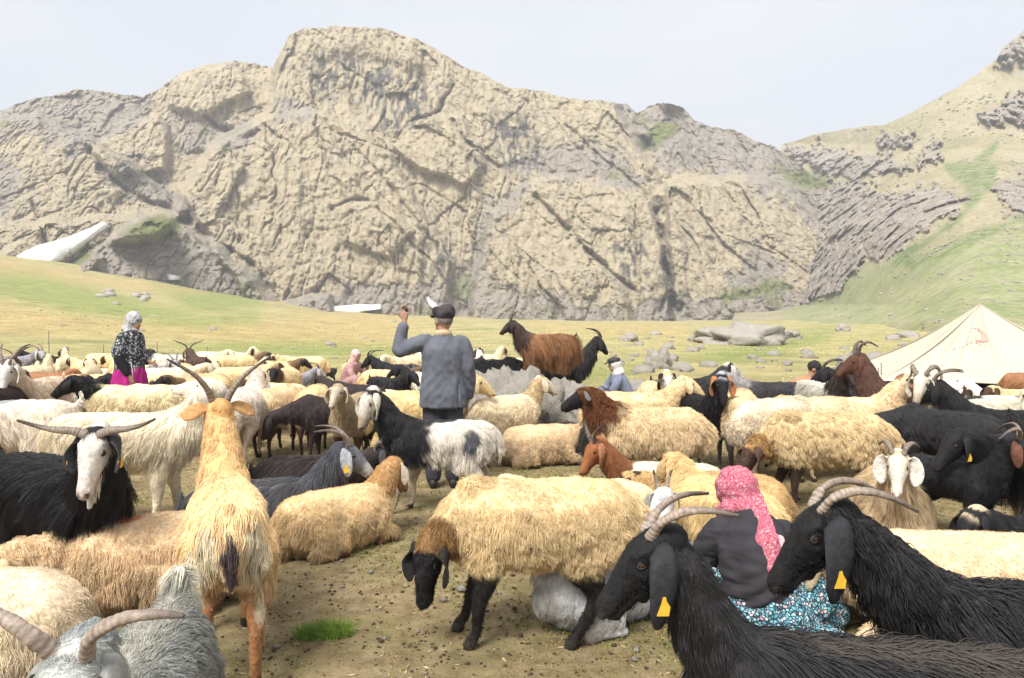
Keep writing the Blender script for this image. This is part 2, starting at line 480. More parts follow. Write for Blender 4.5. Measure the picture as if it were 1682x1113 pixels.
FEAT = [  # polygon, metres back (+) or forward (-), softness in photo pixels
    ([(-900, -80), (452, -80), (453, 110), (438, 190), (345, 240), (300, 310), (288, 350), (-900, 420)], 42, 7),
    ([(-900, 200), (60, 190), (150, 225), (235, 285), (300, 345), (255, 392), (190, 395), (120, 470), (-900, 500)], -22, 10),
    ([(190, 205), (260, 190), (280, 230), (270, 280), (180, 285), (150, 250)], -9, 6),
    ([(280, 130), (380, 105), (410, 150), (330, 190), (280, 170)], -8, 6),
    ([(120, 452), (182, 392), (240, 352), (310, 372), (400, 440), (450, 495), (440, 560), (60, 560)], -36, 10),
    ([(798, 370), (805, 350), (850, 312), (900, 290), (1000, 300), (1066, 330), (1086, 400), (1104, 560), (770, 560)], -17, 5),
    ([(880, 450), (930, 435), (990, 440), (1030, 480), (1050, 560), (860, 560)], -13, 6),
    ([(1096, 300), (1250, 285), (1340, 350), (1400, 430), (1380, 560), (1108, 560), (1100, 420)], -13, 6),
    ([(520, 95), (600, 85), (700, 120), (715, 185), (650, 232), (560, 190), (525, 150)], 4.5, 14),
    ([(640, 215), (690, 195), (760, 190), (800, 270), (760, 300), (660, 265)], -7, 5),
    ([(1000, 150), (1300, 200), (1320, 300), (1200, 290), (1090, 300), (1050, 240)], 20, 9),
    ([(470, 495), (540, 485), (560, 560), (440, 560)], -14, 8),
    ([(550, 340), (620, 330), (680, 380), (640, 420), (560, 400)], -5, 5),
    ([(430, 190), (530, 185), (640, 250), (740, 430), (740, 560), (440, 560), (350, 400), (300, 320), (345, 245)], -9, 6),
]
for pg, off, w in FEAT:
    D = D + off * sstep(w, -w, poly_sd(PX, PY, pg) + nz)
CRACKS = [
    ([(1078, 345), (1088, 400), (1098, 460), (1114, 510)], 6, 15), ([(1098, 440), (1090, 480), (1084, 510)], 4, 6),
    ([(885, 325), (930, 372), (975, 420), (1010, 452), (1045, 480)], 4.5, 7), ([(960, 300), (948, 340), (938, 375)], 2.5, 2.5),
    ([(512, 125), (520, 180), (545, 215), (600, 232), (650, 252)], 3.5, 5), ([(518, 190), (526, 240), (545, 285), (570, 330)], 3, 3.5),
    ([(436, 185), (446, 250), (452, 300), (447, 380)], 3, 4), ([(560, 222), (610, 270), (660, 330), (720, 412)], 3, 4),
    ([(288, 350), (340, 395), (400, 440), (448, 495)], 8, 10), ([(365, 400), (410, 430), (450, 480)], 4, 5),
    ([(650, 228), (690, 195), (720, 180), (745, 140)], 4, 6), ([(740, 195), (785, 250), (830, 280)], 4, 6),
    ([(1055, 225), (1075, 295), (1086, 350)], 9, 10), ([(150, 250), (190, 300), (240, 330), (300, 348)], 6, 9),
    ([(50, 330), (75, 390), (90, 420)], 5, 6), ([(480, 110), (505, 160), (520, 195)], 3, 3), ([(575, 100), (572, 160), (590, 195)], 3.5, 3),
    ([(820, 130), (850, 190), (852, 250)], 3, 3), ([(870, 150), (868, 220), (880, 265)], 3.5, 3), ([(770, 115), (790, 175), (800, 220)], 3, 2.5),
    ([(330, 185), (360, 210), (400, 225), (430, 215)], 5, 7), ([(930, 205), (990, 260), (1040, 300), (1075, 330)], 3, 4),
    ([(545, 345), (580, 330), (620, 328)], 4, 4), ([(690, 300), (760, 345), (790, 420)], 3, 3), ([(380, 250), (385, 330), (395, 400)], 3, 3),
    ([(1180, 300), (1260, 400), (1330, 450)], 3, 3), ([(1120, 320), (1180, 380), (1280, 420)], 3, 3), ([(620, 340), (700, 420), (740, 470)], 3, 3),
]
wob = np.clip(0.75 + 0.6 * fbm(np.stack([PX.ravel() * 0.035, PY.ravel() * 0.035, 0 * PX.ravel() + 2], 1), 3), 0.15, 1.5).reshape(PX.shape)
for ln, w, dep in CRACKS:
    d, _ = seg_dist(PX + nz * 1.6, PY + nz * 0.8, ln)
    D = D + 0.85 * dep * np.exp(-(d / (w * wob)) ** 2) * wob
def mk(D): return np.stack([(PX - CX) / F_PX * D, D, CAM_H + (HZ - PY) / F_PX * D], -1).reshape(-1, 3)
W = mk(D)
# zones by where they lie on the face
GREYZ = [[(-900, 120), (140, 140), (250, 160), (240, 200), (170, 240), (120, 260), (60, 215), (-900, 220)], [(90, 425), (170, 385), (235, 345), (320, 370), (400, 440), (455, 495), (440, 560), (-50, 560)],
         [(270, 205), (340, 195), (430, 200), (410, 240), (300, 250)], [(440, 500), (560, 470), (680, 470), (760, 440), (800, 340), (860, 290), (860, 330), (806, 380), (800, 450), (860, 480), (1000, 500), (1100, 495), (1200, 480), (1300, 470), (1400, 560), (400, 560)],
         [(830, 280), (900, 235), (1000, 240), (1070, 300), (1010, 305), (900, 285)], [(1000, 160), (1100, 160), (1290, 230), (1420, 330), (1480, 420), (1380, 430), (1310, 350), (1220, 290), (1110, 280), (1060, 250)],
         [(1190, 470), (1240, 400), (1290, 440), (1320, 500), (1180, 520)], [(160, 270), (260, 290), (330, 350), (290, 350), (200, 320)], [(-30, 260), (20, 260), (50, 330), (0, 350)], [(440, 200), (470, 160), (510, 185), (500, 200)]]
nz2 = fbm(np.stack([PX.ravel() * 0.045, PY.ravel() * 0.045, 0 * PX.ravel() + 9], 1), 5, 2.0, .65).reshape(PX.shape)
grey = soft_poly(PX, PY, GREYZ, 9, nz * 1.8 + 16 * nz2)
grey = np.maximum(grey * .90, .30 * sstep(.3, .7, nz2))
nW = W * [0.10, 0.10, 0.022]
streak = perlin(W * [0.55, 0.3, 0.045]) + 0.5 * perlin(W * [1.3, 0.6, 0.09])
STAIN = [[(512, 70), (560, 80), (560, 160), (510, 160)], [(560, 90), (640, 110), (720, 150), (715, 205), (650, 222), (600, 190), (570, 160)], [(800, 190), (880, 190), (890, 270), (820, 285)], [(770, 250), (815, 255), (810, 280), (780, 275)],
         [(1000, 400), (1060, 395), (1070, 470), (1030, 475)], [(1088, 420), (1125, 470), (1125, 510), (1080, 510)], [(690, 400), (740, 400), (760, 450), (690, 450)], [(160, 250), (230, 260), (260, 300), (200, 300)]]
stain = soft_poly(PX, PY, STAIN, 16, nz).ravel() * sstep(-0.2, 0.35, streak) * 0.9
stain = np.maximum(stain, sstep(0.35, 0.8, streak) * 0.25 * (1 - grey.ravel()))
green = soft_poly(PX, PY, [[(1050, 225), (1075, 205), (1115, 200), (1118, 215), (1090, 235), (1055, 247)], [(1270, 270), (1300, 280), (1370, 300), (1360, 312), (1290, 300)], [(100, 432), (150, 405), (150, 425), (120, 440)], [(195, 385), (260, 350), (310, 372), (280, 395)], [(1330, 440), (1440, 410), (1460, 440), (1340, 500)], [(1170, 480), (1290, 455), (1300, 475), (1190, 500)]], 7, nz).ravel() * 0.85
green = np.maximum(green, 0.5 * sstep(0.42, 0.6, fbm(W * 0.05, 4)) * sstep(0.4, 0.9, grey.ravel()))
# relief
g1 = grey.ravel()
warp = 3.0 * np.stack([perlin(W * 0.06), perlin(W * 0.06 + 40), perlin(W * 0.06 + 80)], 1)
Ww = W + warp
rel = -(1.9 * ridged(Ww * [0.06, 0.03, 0.018], 4, 0.55) * (1 - 0.55 * g1))
fc, ed = facets(Ww * [0.055, 0.04, 0.022]); rel += 3.2 * fc * (1 - 0.4 * g1) + 0.7 * sstep(.08, 0, ed)
fc, ed = facets(Ww * [0.15, 0.09, 0.055] + 5); rel += (.6 + .7 * g1) * fc + 0.2 * sstep(.10, 0, ed)
fc, ed = facets(Ww * [0.40, 0.25, 0.17] + 11); rel += (0.5 + .4 * g1) * fc + 0.2 * sstep(.12, 0, ed)
rel -= 0.4 * ridged(Ww * [0.21, 0.08, 0.032] + 7, 4, 0.62) * (1 - 0.4 * g1)
f1, f2, cid = worley(Ww * [0.085, 0.05, 0.03])
rel += 0.5 * sstep(0.12, 0.0, f2 - f1) * (1 - 0.5 * g1) + 0.9 * (((cid * 37) % 64) / 64 - 0.5)
f1, f2, cid = worley(Ww * [0.26, 0.16, 0.10] + 3)
rel += 0.45 * sstep(0.15, 0.0, f2 - f1) + (0.25 + 0.9 * g1) * (((cid * 37) % 64) / 64 - 0.5)
f1, f2, cid = worley(Ww * [0.6, 0.4, 0.42] + 9)
rel += 0.12 * sstep(0.25, 0.0, f2 - f1) + 0.3 * (((cid * 37) % 64) / 64 - 0.5)
rel += 0.6 * fbm(W * 0.35, 4, 2.1, 0.6)
# long fractures: mostly upright, some running down to the right, broken off here and there
hold = sstep(-.25, .25, perlin(W * [.05, .05, .03] + 31))
for ax, wd, dp in (([.17, .05, .012], .035, 2.2), ([.34, .08, .02], .04, .9), ([.75, .15, .05], .05, .4)):
    rel += dp * np.exp(-(perlin(Ww * ax + 13) / wd) ** 2) * hold * (1 - .5 * g1)
Wd = np.stack([W[:, 0] * .75 + W[:, 2] * .66, W[:, 1], W[:, 2] * .75 - W[:, 0] * .66], 1) + warp
for ax, wd, dp in (([.10, .04, .012], .025, 1.3), ([.26, .06, .03], .03, .35)):
    rel += dp * np.exp(-(perlin(Wd * ax + 23) / wd) ** 2) * sstep(-.1, .3, perlin(W * .035 + 51)) * (1 - .4 * g1)
edge = sstep(0, 0.05, VV).ravel() * 0.8 + 0.2
D2 = D + (rel * edge).reshape(D.shape)
FW = mk(D2)
FW[:, 2] += (0.5 * fbm(W * 0.3 + 5, 3)) * sstep(0, 0.1, VV).ravel()
# the far side falls away behind the skyline
top = FW.reshape(NR, -1, 3)[-1]
back = []
for k in range(1, NB + 1):
    q = k / NB
    t = top.copy(); t[:, 1] += 130 * q; t[:, 0] *= (t[:, 1] / top[:, 1]); t[:, 2] = top[:, 2] * (1 - q ** 1.4) + 1.5 * fbm(t * 0.06, 3) * (q > 0.05) * (1 - q)
    back.append(t)
allV = np.vstack([FW] + back)
zz = np.stack([grey.ravel(), green, stain], 1)
zb = np.tile(np.stack([np.full(len(cx_), 0.8), 0 * cx_, 0 * cx_], 1), (NB, 1))
me = grid_mesh("mountain", allV, NR + NB, len(cx_))
set_col(me, np.vstack([zz, zb]), "zone")
tag(link("mountain", me, None, m_cliff), kind="structure")
MOUNT = (cx_, FW.reshape(NR, -1, 3), base_y, sky_y)

# ---------------------------------------------------------------- the grassy hillside to the right
HS = [(1120, 560), (1200, 535), (1270, 300), (1284, 238), (1330, 222), (1400, 210), (1455, 203), (1475, 195), (1520, 172), (1560, 150), (1600, 125), (1636, 97), (1648, 78), (1670, 60), (1684, 47), (1760, 20), (1900, -40), (2300, -80), (2900, 60)]
hx = np.concatenate([np.linspace(1180, 1262, 20), np.linspace(1264, 1700, 330), np.linspace(1706, 2900, 70)])
NH = 230
hs_y = np.interp(hx, *zip(*HS)) + 2.0 * fbm(np.stack([hx * 0.03, 0 * hx, 0 * hx + 8], 1), 4)
hb_y = np.interp(hx, [1180, 1300, 1500, 1700, 2900], [552, 548, 546, 552, 640])
hv = np.linspace(0, 1, NH)[:, None]
HX = np.broadcast_to(hx, (NH, len(hx))).copy(); HY = hb_y + (hs_y - hb_y) * hv
KY = [640, 560, 548, 500, 460, 430, 400, 370, 300, 236, 120, -100]
dl = np.interp(-HY, [-k for k in KY], [40, 62, 120, 300, 320, 335, 345, 355, 390, 430, 440, 450])
dr = np.interp(-HY, [-k for k in KY], [30, 46, 52, 70, 90, 105, 122, 142, 205, 262, 325, 400])
wr = sstep(1240, 1640, HX)
HD = np.exp(np.log(dl) * (1 - wr) + np.log(dr) * wr)
nzh = 7 * fbm(np.stack([HX.ravel() * 0.02, HY.ravel() * 0.03, 0 * HX.ravel() + 4], 1), 4).reshape(HX.shape)
HROCK = [[(1312, 310), (1380, 300), (1430, 300), (1450, 350), (1425, 430), (1370, 480), (1318, 500), (1290, 470)], [(1500, 250), (1540, 240), (1550, 262), (1510, 270)], [(1425, 345), (1460, 318), (1530, 305), (1585, 320), (1575, 350), (1520, 375), (1480, 415), (1430, 432), (1400, 400)], [(1615, 190), (1650, 165), (1700, 140), (1700, 200), (1640, 200)], [(1635, 98), (1650, 70), (1700, 30), (1700, 95), (1660, 100)],
         [(1290, 245), (1340, 240), (1400, 252), (1470, 250), (1480, 275), (1400, 290), (1320, 270)], [(1640, 300), (1700, 270), (1700, 345), (1650, 350)], [(1440, 225), (1500, 215), (1500, 240), (1445, 242)]]
hrock = soft_poly(HX, HY, HROCK, 6, nzh * 1.5 + 12 * fbm(np.stack([HX.ravel() * 0.06, HY.ravel() * 0.06, 0 * HX.ravel() + 14], 1), 4, 2.0, .65).reshape(HX.shape))
hgreen = soft_poly(HX, HY, [[(1545, 265), (1590, 262), (1640, 275), (1635, 300), (1600, 340), (1570, 370), (1520, 405), (1470, 440), (1465, 415), (1530, 385), (1580, 345), (1585, 310), (1560, 290)], [(1480, 430), (1600, 385), (1682, 350), (1682, 362), (1600, 400), (1500, 445)], [(1270, 270), (1330, 285), (1390, 300), (1330, 312), (1280, 300)], [(1600, 260), (1640, 230), (1620, 270)]], 7, nzh)
hmid = soft_poly(HX, HY, [[(1300, 480), (1440, 430), (1682, 370), (1800, 420), (1800, 520), (1400, 540), (1280, 540)]], 22, nzh)
HW0 = np.stack([(HX - CX) / F_PX * HD, HD, CAM_H + (HZ - HY) / F_PX * HD], -1).reshape(-1, 3)
hr = hrock.ravel()
f1, f2, cid = worley(HW0 * [0.16, 0.12, 0.15])
hrel = -hr * (5.0 + 3.0 * ridged(HW0 * [.05, .05, .09], 4, .6)) + hr * (1.0 * sstep(0.15, 0, f2 - f1) + 2.2 * (((cid * 37) % 64) / 64 - 0.5))
fc, ed = facets(HW0 * [.10, .08, .07]); hrel += hr * (5.0 * fc + 1.0 * sstep(.1, 0, ed))
fc, ed = facets(HW0 * [.3, .2, .2] + 4); hrel += (.3 + 2.0 * hr) * fc
f1, f2, cid = worley(HW0 * [0.5, 0.4, 0.45])
hrel += (0.25 + 0.9 * hr) * (((cid * 37) % 64) / 64 - 0.5) + hr * 0.6 * sstep(0.2, 0, f2 - f1)
hrel += 1.4 * fbm(HW0 * 0.05, 4) + 0.35 * fbm(HW0 * 0.35, 3)
sc_ = np.clip(HD.ravel() / 300, 0.15, 1.0) * sstep(0.0, 0.06, np.broadcast_to(hv, HX.shape)).ravel()
HD2 = HD + (hrel * sc_).reshape(HD.shape)
HW = np.stack([(HX - CX) / F_PX * HD2, HD2, CAM_H + (HZ - HY) / F_PX * HD2], -1)
HW[..., 2] -= 3.0 * (1 - sstep(0.0, 0.05, hv))
topr = HW[-1]; bk = []
for k in range(1, 9):
    t = topr.copy(); q = k / 8; t[:, 1] += 120 * q; t[:, 0] *= t[:, 1] / topr[:, 1]; t[:, 2] = topr[:, 2] * (1 - q ** 1.4); bk.append(t)
me = grid_mesh("hillside", np.vstack([HW.reshape(-1, 3)] + bk), NH + 8, len(hx))
zz = np.stack([hr, hgreen.ravel(), hmid.ravel()], 1)
set_col(me, np.vstack([zz, np.zeros((8 * len(hx), 3))]), "zone")
m_hill, n, l, b = mat_new("hill_grass_and_rock")
pos = N(n, "NewGeometry").outputs["Position"]
def noise(s, d=8.0, r=0.62):
    t = N(n, "TexNoise", Scale=s, Detail=d, Roughness=r); l.new(pos, t.inputs["Vector"]); return t.outputs["Fac"]
a = N(n, "Attribute", attribute_name="zone"); s = N(n, "SeparateColor"); l.new(a.outputs["Color"], s.inputs[0])
dry = ramp(n, [(0.30, (0.25, 0.24, 0.115)), (0.45, (0.36, 0.315, 0.18)), (0.6, (0.43, 0.375, 0.245)), (0.75, (0.30, 0.30, 0.145))]); l.new(noise(0.05, 9, 0.68), dry.inputs[0])
mid = ramp(n, [(0.32, (0.215, 0.26, 0.105)), (0.5, (0.30, 0.325, 0.15)), (0.66, (0.40, 0.375, 0.215))]); l.new(noise(0.10, 9, 0.7), mid.inputs[0])
rk = ramp(n, [(0.32, (0.18, 0.152, 0.128)), (0.48, (0.32, 0.28, 0.235)), (0.60, (0.43, 0.38, 0.32)), (0.72, (0.31, 0.272, 0.23))]); l.new(noise(0.3, 9, 0.78), rk.inputs[0])
c = mixc(n, l, dry.outputs[0], mid.outputs[0], s.outputs[2])
gn_ = ramp(n, [(0.40, (0.25, 0.25, 0.25)), (0.55, (1, 1, 1))]); l.new(noise(0.35, 8, 0.7), gn_.inputs[0]); gm_ = N(n, 'Math', operation='MULTIPLY'); l.new(s.outputs[1], gm_.inputs[0]); l.new(gn_.outputs[0], gm_.inputs[1])
c = mixc(n, l, c, (0.135, 0.205, 0.055), gm_.outputs[0])
st = ramp(n, [(0.49, (0, 0, 0)), (0.60, (1, 1, 1))]); l.new(noise(0.42, 9, 0.75), st.inputs[0])
sm = N(n, "Math", operation='MULTIPLY'); l.new(st.outputs[0], sm.inputs[0]); sm.inputs[1].default_value = 0.55
c = mixc(n, l, c, rk.outputs[0], sm.outputs[0])
c = mixc(n, l, c, rk.outputs[0], s.outputs[0])
mo = ramp(n, [(0.34, (0.62, 0.62, 0.62)), (0.62, (1.1, 1.1, 1.1))]); l.new(noise(0.8, 9, 0.75), mo.inputs[0])
c = mixc(n, l, c, mo.outputs[0], 0.75, 'MULTIPLY')
l.new(c, b.inputs["Base Color"]); b.inputs["Roughness"].default_value = 0.95; b.inputs["Specular IOR Level"].default_value = 0.1
bp = N(n, "Bump", Strength=0.5, Distance=0.3); l.new(noise(0.9, 9, 0.72), bp.inputs["Height"]); l.new(bp.outputs[0], b.inputs["Normal"])
tag(link("hillside", me, None, m_hill), kind="structure")
HILL = (hx, HW, hb_y, hs_y)

# ---------------------------------------------------------------- old snow lying in the gullies
m_snow = plain_mat("old_snow", (0.80, 0.80, 0.80), 0.8, 0.10, 0.8, 0.4, 0.6)
def surf_point(px, py):
    """the point of the mountain seen at that column and row"""
    c, G, b_, s_ = MOUNT
    ci = int(np.clip(np.searchsorted(c, px), 1, len(c) - 1))
    colv = G[:, ci]; rows = HZ - (colv[:, 2] - CAM_H) / colv[:, 1] * F_PX
    k = int(np.argmin(np.abs(rows - py)))
    return colv[k]
def snow(poly_top, poly_bot, lab, nseg=40, lift=0.5):
    tx = np.linspace(0, 1, nseg); T = catmull(poly_top, nseg); B = catmull(poly_bot, nseg)
    rows = []
    for q in np.linspace(0, 1, 9):
        r = []
        for k in range(nseg):
            px, py = T[k] * (1 - q) + B[k] * q
            p = surf_point(px, py).copy()
            bulge = lift * (math.sin(math.pi * q) ** 0.6 if 0 < q < 1 else -0.6) * math.sin(math.pi * min(1, max(0.0, k / (nseg - 1)))) ** 0.4
            r.append(p + np.array([0, -bulge * 1.2 - 0.2 - 4.2 * math.sin(math.pi * min(.97, max(.03, k / (nseg - 1)))) ** 0.25, bulge * 0.2]))
        rows.append(r)
    G = np.array(rows)
    for _ in range(24):
        G[:, 1:-1] = 0.5 * G[:, 1:-1] + 0.25 * (G[:, :-2] + G[:, 2:])
        G[1:-1] = 0.5 * G[1:-1] + 0.25 * (G[:-2] + G[2:])
    P = G.reshape(-1, 3); P = P + 0.15 * np.stack([perlin(P * 0.5), perlin(P * 0.5 + 9), perlin(P * 0.4 + 5)], 1)
    bot = P + np.array([0, 5.0, 0.3])
    idx = np.arange(len(P)).reshape(9, nseg)
    q = np.stack([idx[:-1, :-1], idx[1:, :-1], idx[1:, 1:], idx[:-1, 1:]], -1).reshape(-1, 4)
    rim = list(idx[0]) + list(idx[1:, -1]) + list(idx[-1, -2::-1]) + list(idx[-2:0:-1, 0]); m_ = len(P)
    wq = np.array([(rim[k], rim[(k + 1) % len(rim)], rim[(k + 1) % len(rim)] + m_, rim[k] + m_) for k in range(len(rim))])
    o = link("snow_patch", fast_mesh("snow_patch", np.vstack([P, bot]), np.vstack([q, q[:, ::-1] + m_, wq])), None, m_snow)
    tag(o, lab, "snow", "old snow patches below the cliffs")
snow([(36, 420), (75, 404), (110, 396), (150, 380), (176, 366)], [(40, 430), (70, 433), (95, 433), (130, 412), (176, 372)], "long white tongue of old snow at the cliff foot above the green slope")
snow([(549, 504), (580, 501), (626, 500)], [(550, 520), (585, 514), (626, 507)], "small flat snow patch where the yellow pasture meets the main cliff")
snow([(702, 488), (708, 493), (716, 498)], [(704, 500), (712, 508), (722, 510)], "narrow upright snow scrap in the rubble under the main cliff", 12, 0.8)
snow([(280, 452), (288, 453), (296, 455)], [(282, 460), (289, 462), (296, 460)], "tiny snow scrap on the grey scree spur", 10, 0.6)

# ================================================================ SHEEP AND GOATS
def coat_mat(name, rough, sheen):
    m, n, l, b = mat_new(name)
    a = N(n, "Attribute", attribute_name="col")
    tc = N(n, "TexCoord"); t = N(n, "TexNoise", Scale=55.0, Detail=4.0); l.new(tc.outputs["Object"], t.inputs["Vector"])
    r = ramp(n, [(0.3, (0.72, 0.72, 0.72)), (0.7, (1.1, 1.1, 1.1))]); l.new(t.outputs["Fac"], r.inputs[0])
    l.new(mixc(n, l, a.outputs["Color"], r.outputs[0], 1.0, 'MULTIPLY'), b.inputs["Base Color"])
    b.inputs["Roughness"].default_value = rough; b.inputs["Specular IOR Level"].default_value = sheen
    bp = N(n, "Bump", Strength=0.5, Distance=0.01); l.new(t.outputs["Fac"], bp.inputs["Height"]); l.new(bp.outputs[0], b.inputs["Normal"])
    return m
m_hide = coat_mat("animal_hide", 0.75, 0.25)
def hair_mat(name, rough, spec):
    m, n, l, b = mat_new(name)
    a = N(n, "Attribute", attribute_name="col")
    l.new(a.outputs["Color"], b.inputs["Base Color"])
    b.inputs["Roughness"].default_value = rough; b.inputs["Specular IOR Level"].default_value = spec
    return m
m_wool = hair_mat("wool", 0.95, 0.05)
m_hair = hair_mat("goat_hair", 0.5, 0.35)
m_hornv = coat_mat("horn", 0.5, 0.4)
m_eye = plain_mat("animal_eye", (0.02, 0.014, 0.008), 0.15, 0.2, 20, spec=0.6)
m_amber = plain_mat("amber_iris", (0.07, 0.04, 0.014), 0.2, 0.2, 60, spec=0.6)
m_horn = plain_mat("horn_grey_brown", (0.30, 0.235, 0.18), 0.6, 0.4, 14, 0.5, 40)
m_horn_d = plain_mat("horn_dark", (0.11, 0.09, 0.075), 0.55, 0.4, 14, 0.5, 40)
m_horn_l = plain_mat("horn_pale", (0.46, 0.37, 0.29), 0.6, 0.3, 14, 0.5, 40)
m_tag = plain_mat("yellow_plastic_tag", (0.72, 0.42, 0.04), 0.45, 0.12, 40)
m_tagd = plain_mat("tag_print", (0.10, 0.05, 0.01), 0.6, 0.1, 40)

CREAM, WHITE, TAN, GOLD = (0.74, 0.56, 0.31), (0.80, 0.71, 0.55), (0.52, 0.35, 0.17), (0.70, 0.49, 0.24)
BLACK, BROWN, RED, GREY, DGREY = (0.016, 0.015, 0.016), (0.075, 0.038, 0.022), (0.22, 0.085, 0.035), (0.33, 0.32, 0.30), (0.085, 0.083, 0.085)
HORNMAT = {"mid": m_horn, "dark": m_horn_d, "pale": m_horn_l}

def frame(pitch, yaw, roll=0.0):
    p, y = math.radians(pitch), math.radians(yaw)
    f = np.array([math.cos(p) * math.cos(y), math.cos(p) * math.sin(y), math.sin(p)])
    lt = np.array([-math.sin(y), math.cos(y), 0.0]); u = np.cross(f, lt)
    if roll:
        r = math.radians(roll); lt, u = lt * math.cos(r) + u * math.sin(r), u * math.cos(r) - lt * math.sin(r)
    return f, lt, u

def animal_shape(P):
    """lay the animal out along its own +X; returns the list of tubes (part, points, radii, hair direction sign) and the head frame"""
    goat = P.get("goat", False); lie = P.get("lie", False); s = P.get("size", 1.0)
    fat = P.get("fat", 0.88 if goat else 1.0)
    T = []
    if not lie:
        zt = np.array([.625, .615, .59, .57, .565, .57, .58, .585]) if not goat else np.array([.60, .60, .585, .565, .56, .575, .60, .60])
        rx = np.array([.085, .145, .178, .20, .195, .168, .13, .075]) * fat
        rz = np.array([.09, .145, .172, .19, .19, .188, .158, .10]) * (1 if not goat else .92)
    else:
        zt = np.array([.20, .22, .235, .235, .235, .25, .265, .27])
        rx = np.array([.10, .18, .225, .235, .22, .19, .145, .085]) * fat
        rz = np.array([.10, .175, .21, .215, .215, .205, .17, .10])
    xs = np.array([-.44, -.38, -.27, -.06, .12, .27, .36, .42]) * P.get("len", 1.0)
    curl = math.radians(P.get("curl", 0))
    ys = np.zeros(8) if not curl else np.sign(curl) * (1 - np.cos(xs * abs(curl))) * 0.5
    T.append(("torso", np.stack([xs, ys, zt], 1), np.stack([rx, rz], 1), -1, (0, 0, 1)))
    # neck and head
    nl = P.get("neck_len", 0.36 if not goat else 0.40); ne, ny = P.get("neck", (42, 0) if not goat else (52, 0))
    ny = ny
    x0 = np.array([.29 * P.get("len", 1.0), ys[5], zt[5] + .05])
    f, lt, u = frame(ne, ny)
    sag = P.get("sag", 0.02)
    bend = np.array([math.cos(math.radians(ny)), math.sin(math.radians(ny)), 0])
    pts = [x0 - f * 0.04, x0 + f * nl * .35 + np.array([0, 0, -sag]) + bend * 0.02, x0 + f * nl * .72, x0 + f * nl]
    th = P.get("neck_thick", 1.0)
    T.append(("neck", np.array(pts), np.array([[.125, .155], [.10, .125], [.078, .092], [.066, .072]]) * th, -1, (0, 0, 1)))
    poll = pts[-1]
    hp, hy = P.get("head", (-32, 0)); hf, hl, hu = frame(hp, hy, P.get("roll", 0)); hs = P.get("head_size", 1.0) * (1.0 if goat else 0.95)
    rn = 0.018 if not goat else 0.006           # sheep carry a roman nose
    st = [(-.06, -.004, .045, .048), (-.02, .006, .060, .066), (.045, .004, .066, .078), (.095, -.002, .060, .074), (.145, rn - .010, .046, .058), (.19, rn - .018, .0375, .046), (.235, rn - .030, .037, .041), (.268, -.038 + rn, .036, .036)]
    hp_ = np.array([poll + hf * (a * hs) + hu * (b * hs) for a, b, _, _ in st])
    T.append(("head", hp_, np.array([(w * hs, h * hs) for _, _, w, h in st]), -1, tuple(hu)))
    # jaw and brows keep the head from being a cone
    T.append(("head", np.array([poll + hf * .02 * hs - hu * .045 * hs, poll + hf * .10 * hs - hu * .058 * hs, poll + hf * .18 * hs - hu * .052 * hs, poll + hf * .252 * hs - hu * .064 * hs]), np.array([[.040, .036], [.036, .032], [.027, .024], [.025, .018]]) * hs, -1, tuple(hu)))
    for sd in (-1, 1):
        T.append(("head", np.array([poll + (hf * .035 + hu * .040 + hl * sd * .040) * hs, poll + (hf * .085 + hu * .034 + hl * sd * .046) * hs]), np.array([.022, .020]) * hs, -1, tuple(hu)))
    # legs
    sw = P.get("step", (0.04, -0.05, 0.05, -0.04))
    wl = .10 * (1.0 if not goat else .92); lk = 1.0 if not goat else 1.06
    for k, sd in enumerate((1, -1)):
        if not lie:
            q = sw[k]; z0 = zt[5]
            fl = [(.25, wl, z0 - .03), (.225 + q * .2, wl * 1.08, .36), (.245 + q * .55, wl * 1.05, .215 * lk), (.240 + q * .9, wl * 1.0, .085), (.258 + q, wl, .045), (.272 + q, wl, .012)]
            fr = [(.075, .10), (.050, .064), (.033, .036), (.022, .024), (.026, .028), (.027, .034)]
            q = sw[2 + k]
            hl_ = [(-.29, wl * .95, zt[1] - .04), (-.235 + q * .15, wl * 1.15, .41), (-.365 + q * .55, wl * 1.05, .255 * lk), (-.352 + q * .9, wl, .09), (-.335 + q, wl, .045), (-.32 + q, wl, .012)]
            hr_ = [(.085, .13), (.066, .10), (.034, .042), (.023, .026), (.027, .029), (.028, .035)]
        else:
            fl = [(.27, wl * 1.2, .22), (.33, wl * 1.5, .13), (.47, wl * 1.5, .06), (.40, wl * 1.6, .038), (.30, wl * 1.7, .034), (.265, wl * 1.7, .03)]
            fr = [(.075, .09), (.055, .06), (.036, .038), (.026, .028), (.028, .028), (.026, .03)]
            hl_ = [(-.27, wl * 1.3, .20), (-.06, wl * 2.1, .16), (-.30, wl * 2.2, .055), (-.16, wl * 2.35, .036), (-.06, wl * 2.4, .034), (-.025, wl * 2.4, .03)]
            hr_ = [(.10, .12), (.085, .10), (.045, .05), (.028, .028), (.029, .028), (.027, .03)]
        lx = P.get("len", 1.0)
        for nm, pp, ra in (("foreleg", fl, fr), ("hindleg", hl_, hr_)):
            pp = np.array(pp) * [lx, sd, 1.0]
            T.append((nm, pp, np.array(ra) * [1, 1], 1, (1, 0, 0) if not lie else (0, 0, 1)))
    # tail
    tx = -.44 * P.get("len", 1.0); tz = zt[0]
